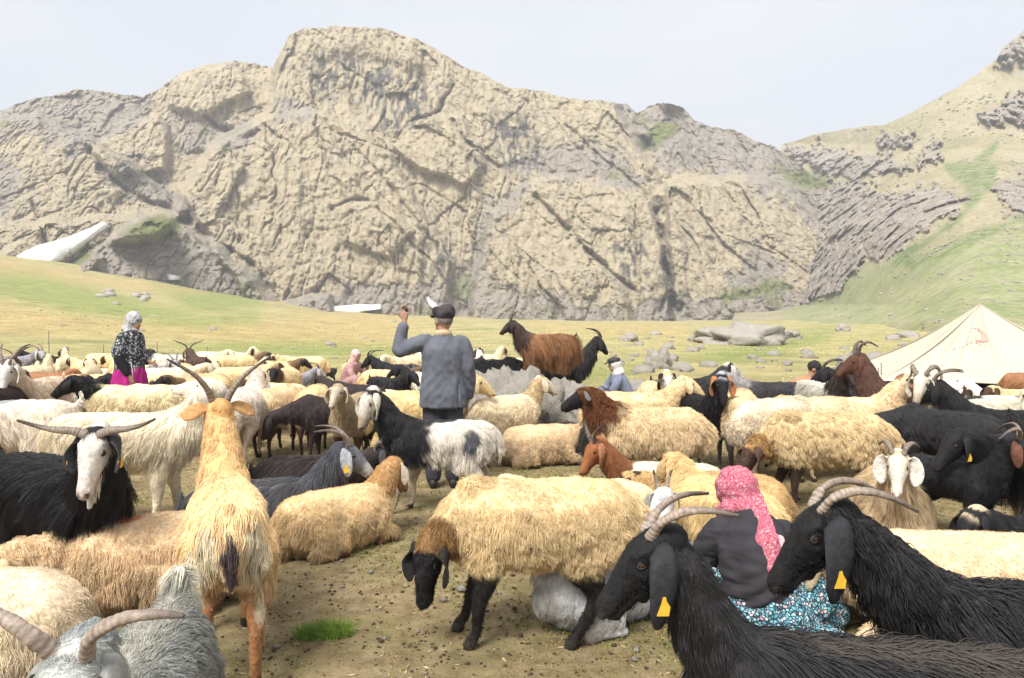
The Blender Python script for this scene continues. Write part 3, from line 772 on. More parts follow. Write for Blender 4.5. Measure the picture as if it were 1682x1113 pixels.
    if P.get("tail", "up" if goat else "fat") == "fat":
        T.append(("tail", np.array([(tx + .05, 0, tz + .01), (tx - .015, 0, tz - .06), (tx - .03, 0, tz - .15), (tx - .01, 0, max(.06, tz - .22))]), np.array([(.07, .05), (.105, .06), (.10, .06), (.05, .04)]), 1, (0, 1, 0)))
    elif P.get("tail", "up") == "up":
        T.append(("tail", np.array([(tx + .05, 0, tz + .06), (tx - .02, 0, tz + .10), (tx - .06, 0, tz + .15), (tx - .05, 0, tz + .21)]), np.array([.028, .026, .022, .012]) * P.get("tail_scale", 1.0), 1, (0, 1, 0)))
    else:
        T.append(("tail", np.array([(tx + .05, 0, tz + .05), (tx - .03, 0, tz + .01), (tx - .05, 0, tz - .08), (tx - .045, 0, tz - .17)]), np.array([.030, .028, .022, .012]), 1, (0, 1, 0)))
    T = [(a, p * s, r * s, d, up) for a, p, r, d, up in T]
    return T, dict(poll=poll * s, f=hf, l=hl, u=hu, s=hs * s, size=s)

def hair_curves(name, roots, nrm, flow, length, colr, P, K=5, radius=0.002, lift=0.6, droop=0.3, clump=0.6, clump_n=400, jitter=0.25, curl=0.0, seed=1):
    g = np.random.default_rng(seed); n = len(roots)
    t = np.linspace(0, 1, K)[None, :, None]
    L = (length * g.uniform(0.7, 1.15, n))[:, None, None]
    d = norm(nrm * lift + flow * (1 - lift) + g.normal(size=(n, 3)) * jitter)
    pts = roots[:, None, :] + L * (t * d[:, None, :] + (t ** 2) * droop * np.array([0, 0, -1.0]))
    ci = g.integers(0, n, min(clump_n, n)); C = roots[ci]
    idx = np.empty(n, np.int64)
    cc = (C ** 2).sum(1)
    for a in range(0, n, 4096):
        q = roots[a:a + 4096]; idx[a:a + 4096] = np.argmin(cc[None] - 2 * q @ C.T, 1)
    ct = pts[ci][idx]
    w = clump * t ** 1.3
    base = pts.copy()
    pts = pts * (1 - w) + (ct + (roots - C[idx])[:, None, :] * (1 - clump) * t) * w
    if curl:
        ph = g.uniform(0, 6.28, len(ci))[idx][:, None]; tt = np.linspace(0, 1, K)[None]
        amp = curl * tt
        side = norm(np.cross(d, [0.31, 0.2, 0.93])); up_ = np.cross(side, d)
        pts = pts + (amp * np.sin(ph + tt * 7))[..., None] * side[:, None, :] + (amp * np.cos(ph * 1.7 + tt * 6))[..., None] * up_[:, None, :]
    pts[..., 2] = np.maximum(pts[..., 2], 0.004)
    hc = bpy.data.hair_curves.new(name)
    hc.add_curves([K] * n)
    hc.attributes["position"].data.foreach_set("vector", pts.astype(np.float32).ravel())
    rad = radius * (1 - 0.75 * np.linspace(0, 1, K)[None] ** 1.5) * g.uniform(0.7, 1.25, (n, 1)) * np.clip(length / 0.04, 0.45, 1.0)[:, None]
    ra = hc.attributes.get("radius") or hc.attributes.new("radius", 'FLOAT', 'POINT')
    ra.data.foreach_set("value", rad.astype(np.float32).ravel())
    tone = g.uniform(0.92, 1.07, len(ci))[idx] * g.uniform(0.80, 1.14, n)
    cl = colr * tone[:, None]
    ca = hc.attributes.new("col", 'FLOAT_COLOR', 'CURVE')
    ca.data.foreach_set("color", np.hstack([cl, np.ones((n, 1))]).astype(np.float32).ravel())
    return hc

HEADLESS_PARTS = ("head",)
def animal(P, name=None):
    """build one animal; returns its root Empty, unplaced"""
    goat = P.get("goat", False); seed = P.get("seed", 1)
    T, H = animal_shape(P); s = H["size"]
    geo = Geo()
    for a, p, r, d, up in T: geo.tube(p, r, 12, up, res=max(6, 3 * len(p)))
    me = remesh(geo, P.get("voxel", 0.016) * s, P.get("smooth", 4))
    V = co_of(me).astype(np.float64); Nn = no_of(me)
    # belly and flank unevenness under the coat
    amp = P.get("lump", 0.013 if not goat else 0.006)
    # which tube each vertex belongs to, its hair direction
    best = np.full(len(V), 1e9); part = np.zeros(len(V), int); flow = np.zeros((len(V), 3)); along = np.zeros(len(V))
    names = []
    for k, (a, p, r, d, up) in enumerate(T):
        names.append(a)
        pr = catmull(np.hstack([p, np.asarray(r).reshape(len(p), -1).mean(1, keepdims=True)]), 14)
        tg = norm(np.gradient(pr[:, :3], axis=0)) * d
        dist = np.linalg.norm(V[:, None, :] - pr[None, :, :3], axis=2) - pr[None, :, 3]
        j = dist.argmin(1); dm = dist[np.arange(len(V)), j]
        if a in ("foreleg", "hindleg"): dm = dm + 0.015 * s * sstep(0.30 * s, 0.42 * s, V[:, 2]) + (0.02 * s if P.get("lie") else 0)
        if a == "head": dm = dm + 0.006 * s
        m = dm < best
        best[m] = dm[m]; part[m] = k; flow[m] = tg[j[m]]; along[m] = j[m] / 13.0
    pn = np.array(names)[part]
    V = V + Nn * (amp * s * fbm(V * 9 / s + seed * 3.1, 3) * np.isin(pn, ["torso", "neck", "tail"]))[:, None]
    hpv = (V - H["poll"]); hx_ = hpv @ H["f"] / H["s"]; hz_ = hpv @ H["u"] / H["s"]; hy_ = hpv @ H["l"] / H["s"]; ish = pn == "head"
    press = 0.0095 * np.exp(-((hz_ + .050 - (0.25 - hx_) * .08) / .006) ** 2) * sstep(.13, .18, hx_)
    for sd in (-1, 1):
        press = press + 0.014 * np.exp(-(((hx_ - .270) / .014) ** 2 + ((hy_ - sd * .021) / .008) ** 2 + ((hz_ + .018) / .008) ** 2))
        q = np.sqrt((hx_ - .080) ** 2 + (hz_ - .022) ** 2); press = press + (hy_ * sd > .03) * (0.006 * np.exp(-((q - .021) / .008) ** 2) - 0.003 * np.exp(-((q - .036) / .008) ** 2))
    V = V - Nn * (press * ish * H["s"])[:, None]
    me.vertices.foreach_set("co", V.astype(np.float32).ravel()); me.update(); Nn = no_of(me)
    # colours
    cols = P["col"]; base = np.array(cols["body"], float)
    C = np.tile(base, (len(V), 1))
    nzv = 0.035 * s * fbm(V * 11 / s + seed, 3)
    for nm in ("neck", "head", "tail", "foreleg", "hindleg"):
        key = {"foreleg": "legs", "hindleg": "legs"}.get(nm, nm)
        if nm in cols: key = nm
        if key in cols:
            m = pn == nm
            C[m] = cols[key]
    if "legs" in cols and not P.get("lie"):      # coat colour comes down to the elbow and stifle
        m = np.isin(pn, ["foreleg", "hindleg"]); w = sstep(0.33 * s, 0.42 * s, V[:, 2] + nzv)[:, None] * m[:, None]
        C = C * (1 - w) + base * w
    if P.get("lie"):
        m = np.isin(pn, ["foreleg", "hindleg"]); w = (sstep(0.62, 0.45, along) * m)[:, None]; C = C * (1 - w) + base * w
    if "neck" in cols:                            # ragged change at the shoulder
        m = pn == "neck"; w = (sstep(0.22, 0.02, along + 4 * nzv / s) * m)[:, None]
        C = C * (1 - w) + base * w
    for ctr, rad, cc in P.get("patch", []):
        ctr = np.array(ctr) * s; rad = np.array(rad) * s
        q = np.sqrt((((V - ctr) / rad) ** 2).sum(1)) + 6 * nzv / s
        w = sstep(1.1, 0.9, q)[:, None]; C = C * (1 - w) + np.array(cc) * w
    hpv = (V - H["poll"]); hx_ = hpv @ H["f"] / H["s"]; hz_ = hpv @ H["u"] / H["s"]; hy_ = hpv @ H["l"] / H["s"]
    ish = pn == "head"
    if "face" in cols:
        w = (sstep(0.02, 0.06, hx_ + nzv) * ish)[:, None]; C = C * (1 - w) + np.array(cols["face"]) * w
    if "blaze" in cols:
        w = (sstep(0.034, 0.020, np.abs(hy_ + nzv * .4)) * ish * (hz_ > -0.01))[:, None]; C = C * (1 - w) + np.array(cols["blaze"]) * w
    if "muzzle" in cols:
        w = (sstep(0.17, 0.215, hx_ + nzv * .6) * ish)[:, None]; C = C * (1 - w) + np.array(cols["muzzle"]) * w
    if "crown" in cols:
        w = (sstep(0.05, 0.0, hx_ + nzv * .6) * ish)[:, None]; C = C * (1 - w) + np.array(cols["crown"]) * w
    # nose, nostrils and mouth line
    nose = np.array(cols.get("nose", (0.05, 0.035, 0.03)))
    for sd in (-1, 1):
        q = ((hx_ - .272) / .02) ** 2 + ((hy_ - sd * .02) / .010) ** 2 + ((hz_ + .022) / .013) ** 2
        w = (sstep(1.5, 0.6, q) * ish)[:, None]; C = C * (1 - w) + nose * w
    w = (sstep(0.007, 0.002, np.abs(hz_ + .052 - (0.25 - hx_) * .06)) * sstep(.15, .19, hx_) * ish)[:, None] * 0.8; C = C * (1 - w) + nose * .5 * w
    hoof = V[:, 2] < 0.045 * s
    if not P.get("lie"): C[hoof & np.isin(pn, ["foreleg", "hindleg"])] = (0.045, 0.038, 0.032)
    gv = np.random.default_rng(seed + 5)
    blot = np.clip(1 + 0.22 * fbm(V * 4.5 / s + seed * 1.7, 4), .6, 1.15); C = C * np.stack([blot, blot ** 1.05, blot ** 1.18], 1) * (gv.uniform(.92, 1.06) * np.array([1, gv.uniform(.97, 1.02), gv.uniform(.90, 1.10)]))
    # ground-in dirt on belly and legs
    dirt = sstep(0.45, 0.12, V[:, 2] / s) * np.clip(0.5 + fbm(V * 5 / s + 5, 3), 0, 1) * P.get("dirt", 0.55)
    dk = np.array((0.13, 0.085, 0.045)); lum = base.mean()
    if lum > 0.1: C = C * (1 - dirt[:, None]) + np.minimum(C, dk) * dirt[:, None]
    set_col(me, C)
    root = bpy.data.objects.new(name or ("goat" if goat else "sheep"), None); root.empty_display_size = 0.2; col.objects.link(root)
    link("body", me, root, m_hide)
    # ---- coat
    K = P.get("strands", 4000)
    if K:
        me.calc_loop_triangles(); nt = len(me.loop_triangles)
        tri = np.empty(nt * 3, np.int32); me.loop_triangles.foreach_get("vertices", tri); tri = tri.reshape(-1, 3)
        ln_of = {"torso": P.get("hair", 0.034 if not goat else 0.11), "neck": P.get("hair_neck", P.get("hair", 0.032 if not goat else 0.08)), "head": P.get("hair_head", 0.010), "tail": P.get("hair_tail", P.get("hair", .04) if not goat else .035), "foreleg": 0.012, "hindleg": 0.014}
        lv = np.array([ln_of[a] for a in pn]) * s
        leg = np.isin(pn, ["foreleg", "hindleg"])
        lv = np.where(leg, lv + (ln_of["torso"] * s - lv) * sstep(0.30 * s, 0.42 * s, V[:, 2]) * (0 if P.get("lie") else 1) * 0.8, lv)
        if not goat: lv = np.where(pn == "torso", lv * (0.40 + 0.70 * sstep(0.8, -0.1, Nn[:, 2])), lv)
        if P.get("lie"): lv = np.where(leg & (along < 0.5), ln_of["torso"] * s * 0.7, lv)
        lv = np.where(pn == "neck", lv * (1 - 0.45 * along), lv)
        lv = np.where(ish & (hx_ > 0.03), lv * 0.7, lv)
        if P.get("skirt"): lv = lv * (1 + P["skirt"] * sstep(0.02, -0.12, (V[:, 2] - 0.55 * s * (0.45 if P.get("lie") else 1))) * np.isin(pn, ["torso", "hindleg", "foreleg"]) * (V[:, 2] > 0.2 * s))
        e1 = V[tri[:, 1]] - V[tri[:, 0]]; e2 = V[tri[:, 2]] - V[tri[:, 0]]
        area = np.linalg.norm(np.cross(e1, e2), axis=1)
        wgt = area * (0.35 + np.minimum(lv[tri].mean(1) / (0.05 * s), 1.4))
        wgt = wgt * np.where(ish[tri].any(1), P.get("head_dense", 1.6), 1.0)
        g = np.random.default_rng(seed + 77)
        pick = g.choice(nt, K, p=wgt / wgt.sum()); u1, u2 = g.random(K), g.random(K); fl_ = u1 + u2 > 1; u1[fl_], u2[fl_] = 1 - u1[fl_], 1 - u2[fl_]
        bc = np.stack([1 - u1 - u2, u1, u2], 1)[:, :, None]
        roots = (V[tri[pick]] * bc).sum(1); nr_ = norm((Nn[tri[pick]] * bc).sum(1)); fw = (flow[tri[pick]] * bc).sum(1); ll = (lv[tri[pick]] * bc[..., 0]).sum(1); cr = (C[tri[pick]] * bc).sum(1)
        legw = (leg[tri[pick]].mean(1))[:, None]
        grav = np.array([0, 0, -1.0])
        fl2 = fw * (0.5 if goat else 0.15) + grav * (0.55 if goat else 0.5)
        fl2 = np.where((legw > 0.5) & (ll[:, None] < 0.03 * s), fw, fl2)
        fl2 = norm(fl2 - nr_ * (fl2 * nr_).sum(1, keepdims=True) * 0.9)
        lift = P.get("lift", 0.45 if not goat else 0.22); droop = P.get("droop", 0.35 if not goat else 0.55)
        hc = hair_curves("coat", roots, nr_, fl2, ll, cr, P, K=P.get("pts", 5), radius=P.get("hr", 0.0022) * s, lift=lift, droop=droop, clump=P.get("clump", 0.42 if not goat else 0.6), clump_n=P.get("clumps", 700), jitter=P.get("jit", 0.26 if not goat else 0.16), curl=P.get("curlw", 0.005 if not goat else 0.004) * s, seed=seed)
        link("fleece" if not goat else "coat_hair", hc, root, m_wool if not goat else m_hair)
    if P.get("beard"):
        g = np.random.default_rng(seed + 3); k = 260
        rt = H["poll"] + (H["f"] * g.uniform(.14, .215, (k, 1)) - H["u"] * .07 + H["l"] * g.normal(0, .010, (k, 1))) * H["s"]
        hc = hair_curves("beard", rt, np.tile(-H["u"], (k, 1)), np.tile([0, 0, -1.0], (k, 1)), np.full(k, P["beard"] * s), np.tile(np.array(cols.get("beard", cols.get("head", cols["body"]))), (k, 1)), P, K=5, radius=0.0018 * s, lift=0.2, droop=0.4, clump=0.7, clump_n=8, jitter=0.12, seed=seed)
        link("beard", hc, root, m_hair)
    # ---- ears
    ear = P.get("ear", "hang"); el = P.get("ear_len", 0.17 if goat else 0.14) * s; ew = P.get("ear_w", 0.040) * s
    ecol = cols.get("ear", cols.get("head", cols["body"]))
    for sd in (-1, 1):
        b0 = H["poll"] + (H["f"] * .004 + H["l"] * sd * .052 + H["u"] * .030) * H["s"]
        out = H["l"] * sd; dn = np.array([0, 0, -1.0])
        if ear == "hang":
            pts = [b0, b0 + out * .035 * s + dn * .012 * s, b0 + out * .055 * s + dn * el * .45 + H["f"] * .004 * s, b0 + out * .050 * s + dn * el * .8 + H["f"] * .012 * s, b0 + out * .042 * s + dn * el + H["f"] * .018 * s]
        elif ear == "side":
            pts = [b0, b0 + out * el * .3, b0 + out * el * .65 + dn * el * .15, b0 + out * el * .88 + dn * el * .30, b0 + out * el + dn * el * .45]
        else:
            pts = [b0, b0 + out * el * .15 + H["u"] * el * .35, b0 + out * el * .2 + H["u"] * el * .6, b0 + out * el * .22 + H["u"] * el * .85, b0 + out * el * .2 + H["u"] * el]
        wd = np.array([.45, .8, 1.0, .88, .35]) * ew
        eup = tuple(H["l"] * sd + .3 * H["f"]) if P.get("ear_front") else None
        gg = Geo(); gg.tube(pts, np.stack([np.full(5, .0065 * s), wd], 1), 10, eup or tuple(H["f"] * 0.95 + H["l"] * sd * 0.25) if ear == "hang" else tuple(H["u"] + .4 * H["f"]), res=12, cap=0.5)
        m_ = gg.mesh("ear")
        Ve = co_of(m_); set_col(m_, np.tile(ecol, (len(Ve), 1)) * (0.85 + 0.3 * np.random.default_rng(seed).random((len(Ve), 1))))
        eo = link("ear", m_, root, m_hide)
        if P.get("tags") and (P["tags"] == 2 or sd == P.get("tag_side", 1)):
            c_ = np.array(pts[2]) * .35 + np.array(pts[3]) * .65 + (out * .010) * s
            gt = Geo(); f_ = norm(np.cross(dn, out))
            r_ = np.stack([f_, out, -dn], 1)
            outl = np.array([(-.016, -.028), (.016, -.028), (.020, -.004), (.011, .010), (.008, .022), (-.008, .022), (-.011, .010), (-.020, -.004)]) * s * P.get("tag_size", 1.0)
            vv_ = np.vstack([np.column_stack([outl[:, 0], np.full(8, q), outl[:, 1]]) for q in (-.0012, .0012)]) @ r_.T + c_
            gt.add(vv_, [tuple(range(7, -1, -1)), tuple(range(8, 16))] + [(k, (k + 1) % 8, 8 + (k + 1) % 8, 8 + k) for k in range(8)])
            to = link("ear_tag", gt.mesh("ear_tag", False), eo, m_tag)

    # ---- eyes
    if P.get("eyes", True):
        for sd in (-1, 1):
            ge = Geo(); ge.ball(H["poll"] + (H["f"] * .080 + H["l"] * sd * .0500 + H["u"] * .022) * H["s"], .0130 * H["s"], 12, 8)
            eo = link("eye", ge.mesh("eye"), root, P.get("eyemat", m_eye))
            if P.get("lids"):
                c_ = H["poll"] + (H["f"] * .080 + H["l"] * sd * .0570 + H["u"] * .022) * H["s"]; a_ = np.linspace(0, 2 * np.pi, 15)
                gl = Geo(); gl.tube([c_ + (H["f"] * math.cos(t) * .0155 + H["u"] * math.sin(t) * .0095 - H["l"] * sd * abs(math.cos(t)) * .004) * H["s"] for t in a_], [.0050 * H["s"]] * 15, 6, tuple(H["l"]), cap=.1)
                ml = gl.mesh("eyelid"); set_col(ml, np.tile(cols.get("lid", (0.05, .046, .046)), (len(ml.vertices), 1))); link("eyelid", ml, eo, m_hide)
    # ---- horns, given in head lengths as (forward, outward, up)
    for k, hn in enumerate(P.get("horns", [])):
        sds = (-1, 1) if not isinstance(hn, dict) else (hn["side"],)
        ctl = hn if not isinstance(hn, dict) else hn["pts"]
        for sd in sds:
            pts = [H["poll"] + (H["f"] * a + H["l"] * sd * b_ + H["u"] * c_) * H["s"] for a, b_, c_ in ctl]
            gh = Geo(); R0 = P.get("horn_r", 0.021) * s; nr = len(pts)
            ra = np.linspace(1, 0.18, nr) ** 0.8 * R0
            nr2 = 64
            gh.tube(pts, np.stack([ra * .8, ra * 1.1], 1), 12, tuple(H["f"] + 0.01), res=nr2, cap=0.6, ridge=lambda t: 1 + 0.07 * np.sin(t * 120 + 2 * np.sin(t * 17)) * (1 - t) + 0.04 * np.sin(t * 37))
            mh = gh.mesh("horn"); tt = np.clip((np.arange(len(mh.vertices)) // 12 - 1) / nr2, 0, 1); tt[-2] = 0; tt[-1] = 1
            hb = {"mid": np.array((0.30, .235, .185)), "dark": np.array((0.13, .105, .09)), "pale": np.array((0.42, .33, .265))}[P.get("horn_mat", "mid")]
            ring = 0.80 + 0.25 * np.sin(tt * 120 + 2 * np.sin(tt * 17)) * (1 - tt); fl = 1 + 0.25 * perlin(co_of(mh) * 60)
            hcx = hb[None] * (ring * fl)[:, None] * (1 - 0.72 * sstep(.45, 1.0, tt))[:, None]
            set_col(mh, hcx); link("horn", mh, root, m_hornv)
    return root

# horn shapes (forward, outward, up) in metres of a full-sized head
SCIM = [(0.01, .028, .06), (-.03, .045, .09), (-.10, .075, .105), (-.18, .105, .08), (-.25, .135, .03)]           # sweeping back
WIDE = [(0.01, .028, .06), (-.02, .06, .12), (-.05, .14, .16), (-.08, .23, .18), (-.09, .30, .22)]             # spreading sideways
UPV = [(0.005, .028, .06), (-.03, .045, .14), (-.08, .09, .22), (-.13, .15, .30), (-.17, .22, .36)]            # tall V
CURL = [(0.0, .035, .055), (-.05, .075, .09), (-.10, .10, .05), (-.09, .12, -.02), (-.03, .13, -.04), (.02, .14, -.01)]   # ram
SHORT = [(0.01, .026, .06), (-.01, .035, .10), (-.04, .05, .14), (-.07, .06, .16)]

def place(o, x, y, heading, z=None, scale=1.0):
    o.location = (x, y, float(gz(np.array([x]), np.array([y]))[0]) - 0.004 if z is None else z)
    o.rotation_euler = (0, 0, math.radians(heading)); o.scale = (scale,) * 3
    return o

# ================================================================ THE HERD
_n = [0]
def put(P, px, d, heading, label, z=None, group=None):
    _n[0] += 1
    P.setdefault("seed", 100 + _n[0] * 13)
    # finer coat for what stands close by
    k = 3.4 / d
    P.setdefault("voxel", float(np.clip(0.0036 * d, 0.0072, 0.028)))
    P.setdefault("strands", int(np.clip((46000 if not P.get("goat") else 24000) * k ** 0.9, 5000, 52000)))
    P.setdefault("hr", float(np.clip(0.00036 * d * (1.0 if not P.get("goat") else 0.72), 0.0011, 0.006)))
    P.setdefault("clumps", int(np.clip((1500 if not P.get("goat") else 900) * k ** 0.7, 250, 1500)))
    if d > 7.0: P.setdefault("pts", 4)
    if d < 4.6: P.setdefault("lids", True)
    if d < 2.6: P.setdefault("head_dense", 4.5)
    o = animal(P)
    place(o, (px - CX) / F_PX * d, d, heading, z)
    tag(o, label, "goat" if P.get("goat") else "sheep", group)
    return o
BUFF = (0.80, 0.605, 0.355)
PALE = (0.84, 0.70, 0.485)
# ---- closest to the viewer
put(dict(goat=True, size=.90, col=dict(body=(0.26, 0.255, 0.245), neck=(0.42, 0.42, 0.41), head=(0.52, 0.52, 0.51), tail=(0.78, 0.74, 0.64), ear=GREY, crown=(0.30, 0.31, 0.32)), neck=(52, 12), head=(-48, -14), tail_scale=1.9, hair=.05, hair_head=.030, hair_tail=.06, lift=.4,
         horns=[[(0.0, .035, .05), (-.02, .07, .12), (-.05, .14, .15), (-.06, .22, .155), (-.05, .29, .18)]], horn_mat="pale", horn_r=.021, strands=34000, patch=[((-.1, 0, .75), (.5, .07, .08), (0.34, .32, .29))]),
    222, 1.98, -80, "grey goat with pale horns and a whitish upturned tail")
put(dict(goat=True, size=1.01, col=dict(body=(0.020, 0.019, 0.019), head=(0.013, 0.0125, 0.013), ear=(0.030, 0.030, 0.034)), neck=(53, 8), head=(-40, 18), head_size=.82, neck_thick=.72, hair=.14, hair_neck=.06, hair_head=.014, skirt=.3, ear_len=.175, ear_w=.040, tags=2, tag_size=.92, eyemat=m_amber,
         horns=[[(0.01, .030, .06), (-.05, .048, .08), (-.12, .075, .07), (-.18, .105, .035), (-.235, .14, -.02)]], horn_r=.0165, horn_mat="pale", strands=30000, hr=.0013, patch=[((-.2, 0, .80), (.5, .16, .10), (0.055, .045, .036))]),
    1452, 1.82, 165, "long-haired black goat with yellow ear tag in front of the patterned skirt")
put(dict(goat=True, size=1.06, col=dict(body=BLACK, head=(0.013, 0.0125, 0.013), ear=(0.026, 0.026, 0.030)), neck=(38, 6), neck_len=.45, neck_thick=.85, head=(-42, 8), head_size=.86, hair=.09, hair_neck=.06, hair_head=.014, ear_len=.19, ear_w=.045, tags=2, tag_size=.9, eyemat=m_amber, lift=.32,
         horns=[[(0.01, .030, .06), (-.05, .05, .075), (-.12, .07, .045), (-.17, .09, -.02), (-.20, .105, -.10)]], horn_r=.0155, horn_mat="pale", strands=30000, hr=.0013),
    1778, 2.08, 172, "black goat with one backward curved horn and long tagged ear, beside the crouching woman")
put(dict(size=1.02, len=.98, col=dict(body=BUFF, head=BLACK, legs=(0.022, .019, .018), neck=(0.30, 0.17, 0.075), ear=(0.02, .018, .018)), neck=(-32, 28), neck_len=.27, head=(-72, 62), step=(.05, .12, .17, -.05), hair=.044, hair_neck=.045, ear_len=.15, ear_w=.032, clump=.5, droop=.3, strands=60000, clumps=1900, hr=.00125, fat=1.06),
    882, 3.55, 180, "buff long-woolled sheep with black lowered head and black legs, standing on bare ground")
put(dict(goat=True, lie=True, size=.84, col=dict(body=(0.68, .67, .63), head=(0.58, .57, .53), ear=GREY), neck=(74, 0), neck_len=.42, head=(-30, 70), hair=.03, horns=[SHORT], horn_mat="pale", patch=[((.1, .1, .4), (.2, .2, .1), GREY)]),
    1000, 3.75, 25, "white and grey goat resting behind the black-headed sheep's legs")
put(dict(goat=True, size=1.07, fat=.78, col=dict(body=(0.76, 0.54, 0.28), neck=(0.68, 0.44, .20), head=(0.55, 0.30, .11), legs=(0.46, 0.21, 0.085), tail=(0.10, .06, .045), ear=(0.55, .30, .12)), neck=(62, 4), head=(-14, 10), hair=.055, hair_neck=.04, skirt=.25, step=(.02, .0, .03, -.03), tail="down", hair_tail=.02,
         horns=[[(0, .03, .05), (-.04, .06, .11), (-.07, .11, .17), (-.08, .17, .215), (-.08, .24, .26)]], horn_r=.022, ear="side", ear_len=.11, strands=30000, hr=.0018, patch=[((-.46, .13, .5), (.1, .08, .3), (0.66, .56, .38)), ((-.46, -.13, .5), (.1, .08, .3), (0.66, .56, .38)), ((-.5, 0, .56), (.12, .035, .10), (0.05, .03, .03))]),
    372, 3.42, 113, "ginger yellow goat seen from behind with tall spreading horns")
put(dict(lie=True, size=1.08, col=dict(body=BUFF, head=(0.42, .30, .16), ear=BUFF), neck=(5, 40), head=(-30, 40), hair=.05, patch=[((.1, 0, .46), (.09, .09, .06), (0.62, .28, .13))]),
    240, 4.0, 195, "cream sheep lying behind the ginger goat, smudged pink on the back")
put(dict(goat=True, size=1.06, col=dict(body=BLACK, head=(0.66, .62, .54), neck=BLACK, ear=(0.05, .05, .055), muzzle=(0.60, .53, .46), nose=(0.10, .07, .06)), neck=(42, -35), head=(-54, -62), hair=.11, ear_len=.15, tags=2, tag_size=1.25, horn_r=.022, skirt=.4, beard=.07,
         horns=[[(0.01, .028, .06), (0, .08, .08), (0, .15, .095), (-.01, .22, .105), (-.02, .30, .15)]]),
    95, 4.05, -24, "black goat with a white face, wide grey horns and two yellow ear tags")
put(dict(lie=True, size=1.15, col=dict(body=PALE, head=WHITE)), -75, 3.05, 175, "cream woolly sheep cut by the picture's edge beside the grey goat".replace("cut by the picture's edge", "lying"))
put(dict(lie=True, size=.90, col=dict(body=BUFF, head=(0.50, .27, .13), neck=(0.56, .36, .17), legs=(.20, .09, .05), ear=(0.66, .58, .48), muzzle=(0.35, .2, .14)), neck=(42, 12), head=(-55, 10), ear_len=.15, ear_w=.035, hair=.05, len=.95),
    552, 4.95, 42, "cream sheep lying with reddish head and white ears turned away")
put(dict(lie=True, size=1.0, col=dict(body=PALE, head=(0.15, .08, .05)), neck=(8, -30), head=(-20, -30)), 965, 5.05, 172, "pale sheep resting behind the grazing black-headed sheep, brown head showing")
put(dict(lie=True, size=1.15, len=1.05, col=dict(body=(0.80, .61, .36), head=PALE), neck=(10, 0), hair=.035, patch=[((-.36, .1, .40), (.10, .3, .18), (0.33, .47, .22))]),
    1592, 3.55, 178, "buff sheep lying behind the black goats, green paint on its rump")
put(dict(goat=True, lie=True, size=.92, col=dict(body=BLACK, head=BLACK, crown=(0.60, .50, .33)), neck=(22, 0), head=(-55, 10)), 1752, 4.3, 190, "black goat with cream crown lowering its head at the green-painted sheep")
put(dict(size=.86, col=dict(body=BUFF, head=TAN, legs=BROWN), neck=(25, -10), hair=.075), 1188, 4.05, 112, "long-woolled buff sheep being milked by the crouching woman")
# ---- second row
put(dict(goat=True, size=1.16, fat=1.06, col=dict(body=(0.80, .70, .53), head=(0.72, .65, .53), neck=(0.70, .60, .44)), neck=(46, 20), neck_len=.33, head=(6, 168), hair=.05, tail="down", ear_len=.12), 208, 5.4, 8, "big cream white goat looking back over its shoulder with muzzle raised")
put(dict(goat=True, size=1.16, col=dict(body=(0.78, .69, .53), legs=(0.6, .5, .34)), hair=.05, neck=(30, 0), patch=[((.12, 0, .8), (.2, .25, .10), (0.36, .36, .35))]), 18, 6.2, 183, "off-white goat with a grey smudge on its back, beside the big white goat")
put(dict(goat=True, size=1.0, col=dict(body=(0.80, .74, .60), neck=BLACK, head=(0.64, .58, .46), legs=(0.66, .55, .38), tail=WHITE, muzzle=(.42, .33, .22)), neck=(50, 30), head=(-60, 60), hair=.05, step=(.10, 0, 0, 0), tail="down", hair_tail=.04, lift=.3,
         patch=[((.27, 0, .60), (.25, .4, .24), BLACK), ((.02, .0, .72), (.2, .07, .05), (.04, .04, .04)), ((-.29, .16, .60), (.065, .10, .10), (0.09, .09, .095))]), 722, 5.85, 170, "pied goat, black in front and white behind with a dark flank spot")
put(dict(goat=True, lie=True, size=1.0, col=dict(body=(0.10, .095, .095), neck=(0.08, .08, .085), head=(0.075, .075, .08), muzzle=(0.42, .37, .32), ear=(0.36, .37, .39), face=(0.16, .165, .17)), neck=(50, 5), head=(-34, -6), hair=.13, ear_len=.17, ear_w=.045, tags=2, tag_size=1.1, horns=[SCIM]),
    428, 5.0, 20, "dark grey goat with pale ear and mottled muzzle, resting behind the ginger goat")
put(dict(goat=True, lie=True, size=.92, col=dict(body=(0.05, .035, .03), head=(0.03, .026, .026), ear=(0.10, .10, .11)), neck=(24, 0), head=(-22, -5), horns=[[(0.0, .03, .055), (-.045, .045, .09), (-.075, .055, .05), (-.06, .065, .0), (-.01, .07, -.015)]], tags=2), 506, 6.1, 8, "dark brown goat lying down, short horn hooked like a C")
put(dict(size=1.0, col=dict(body=(0.75, .57, .34), neck=(0.16, .065, .032), head=BLACK, legs=(0.10, .05, .035), ear=(0.19, .17, .17)), neck=(44, 6), head=(-24, 4), neck_thick=1.25, hair=.065, hair_neck=.075, ear_len=.12, ear="side", fat=1.0), 1066, 6.5, 180, "buff sheep with black head and thick russet brown neck, grey ear")
put(dict(goat=True, lie=True, size=.95, col=dict(body=(0.70, .64, .52), neck=RED, head=(0.30, .115, .045), ear=(0.34, .15, .07)), neck=(45, 10), head=(-48, 30), hair=.04, ear_len=.16, horns=[[(0.01, .028, .06), (-.02, .05, .11), (-.07, .10, .15), (-.12, .16, .16)]], horn_mat="dark"), 1098, 5.75, 174, "goat with rusty red head and neck, grey horns and a white body")
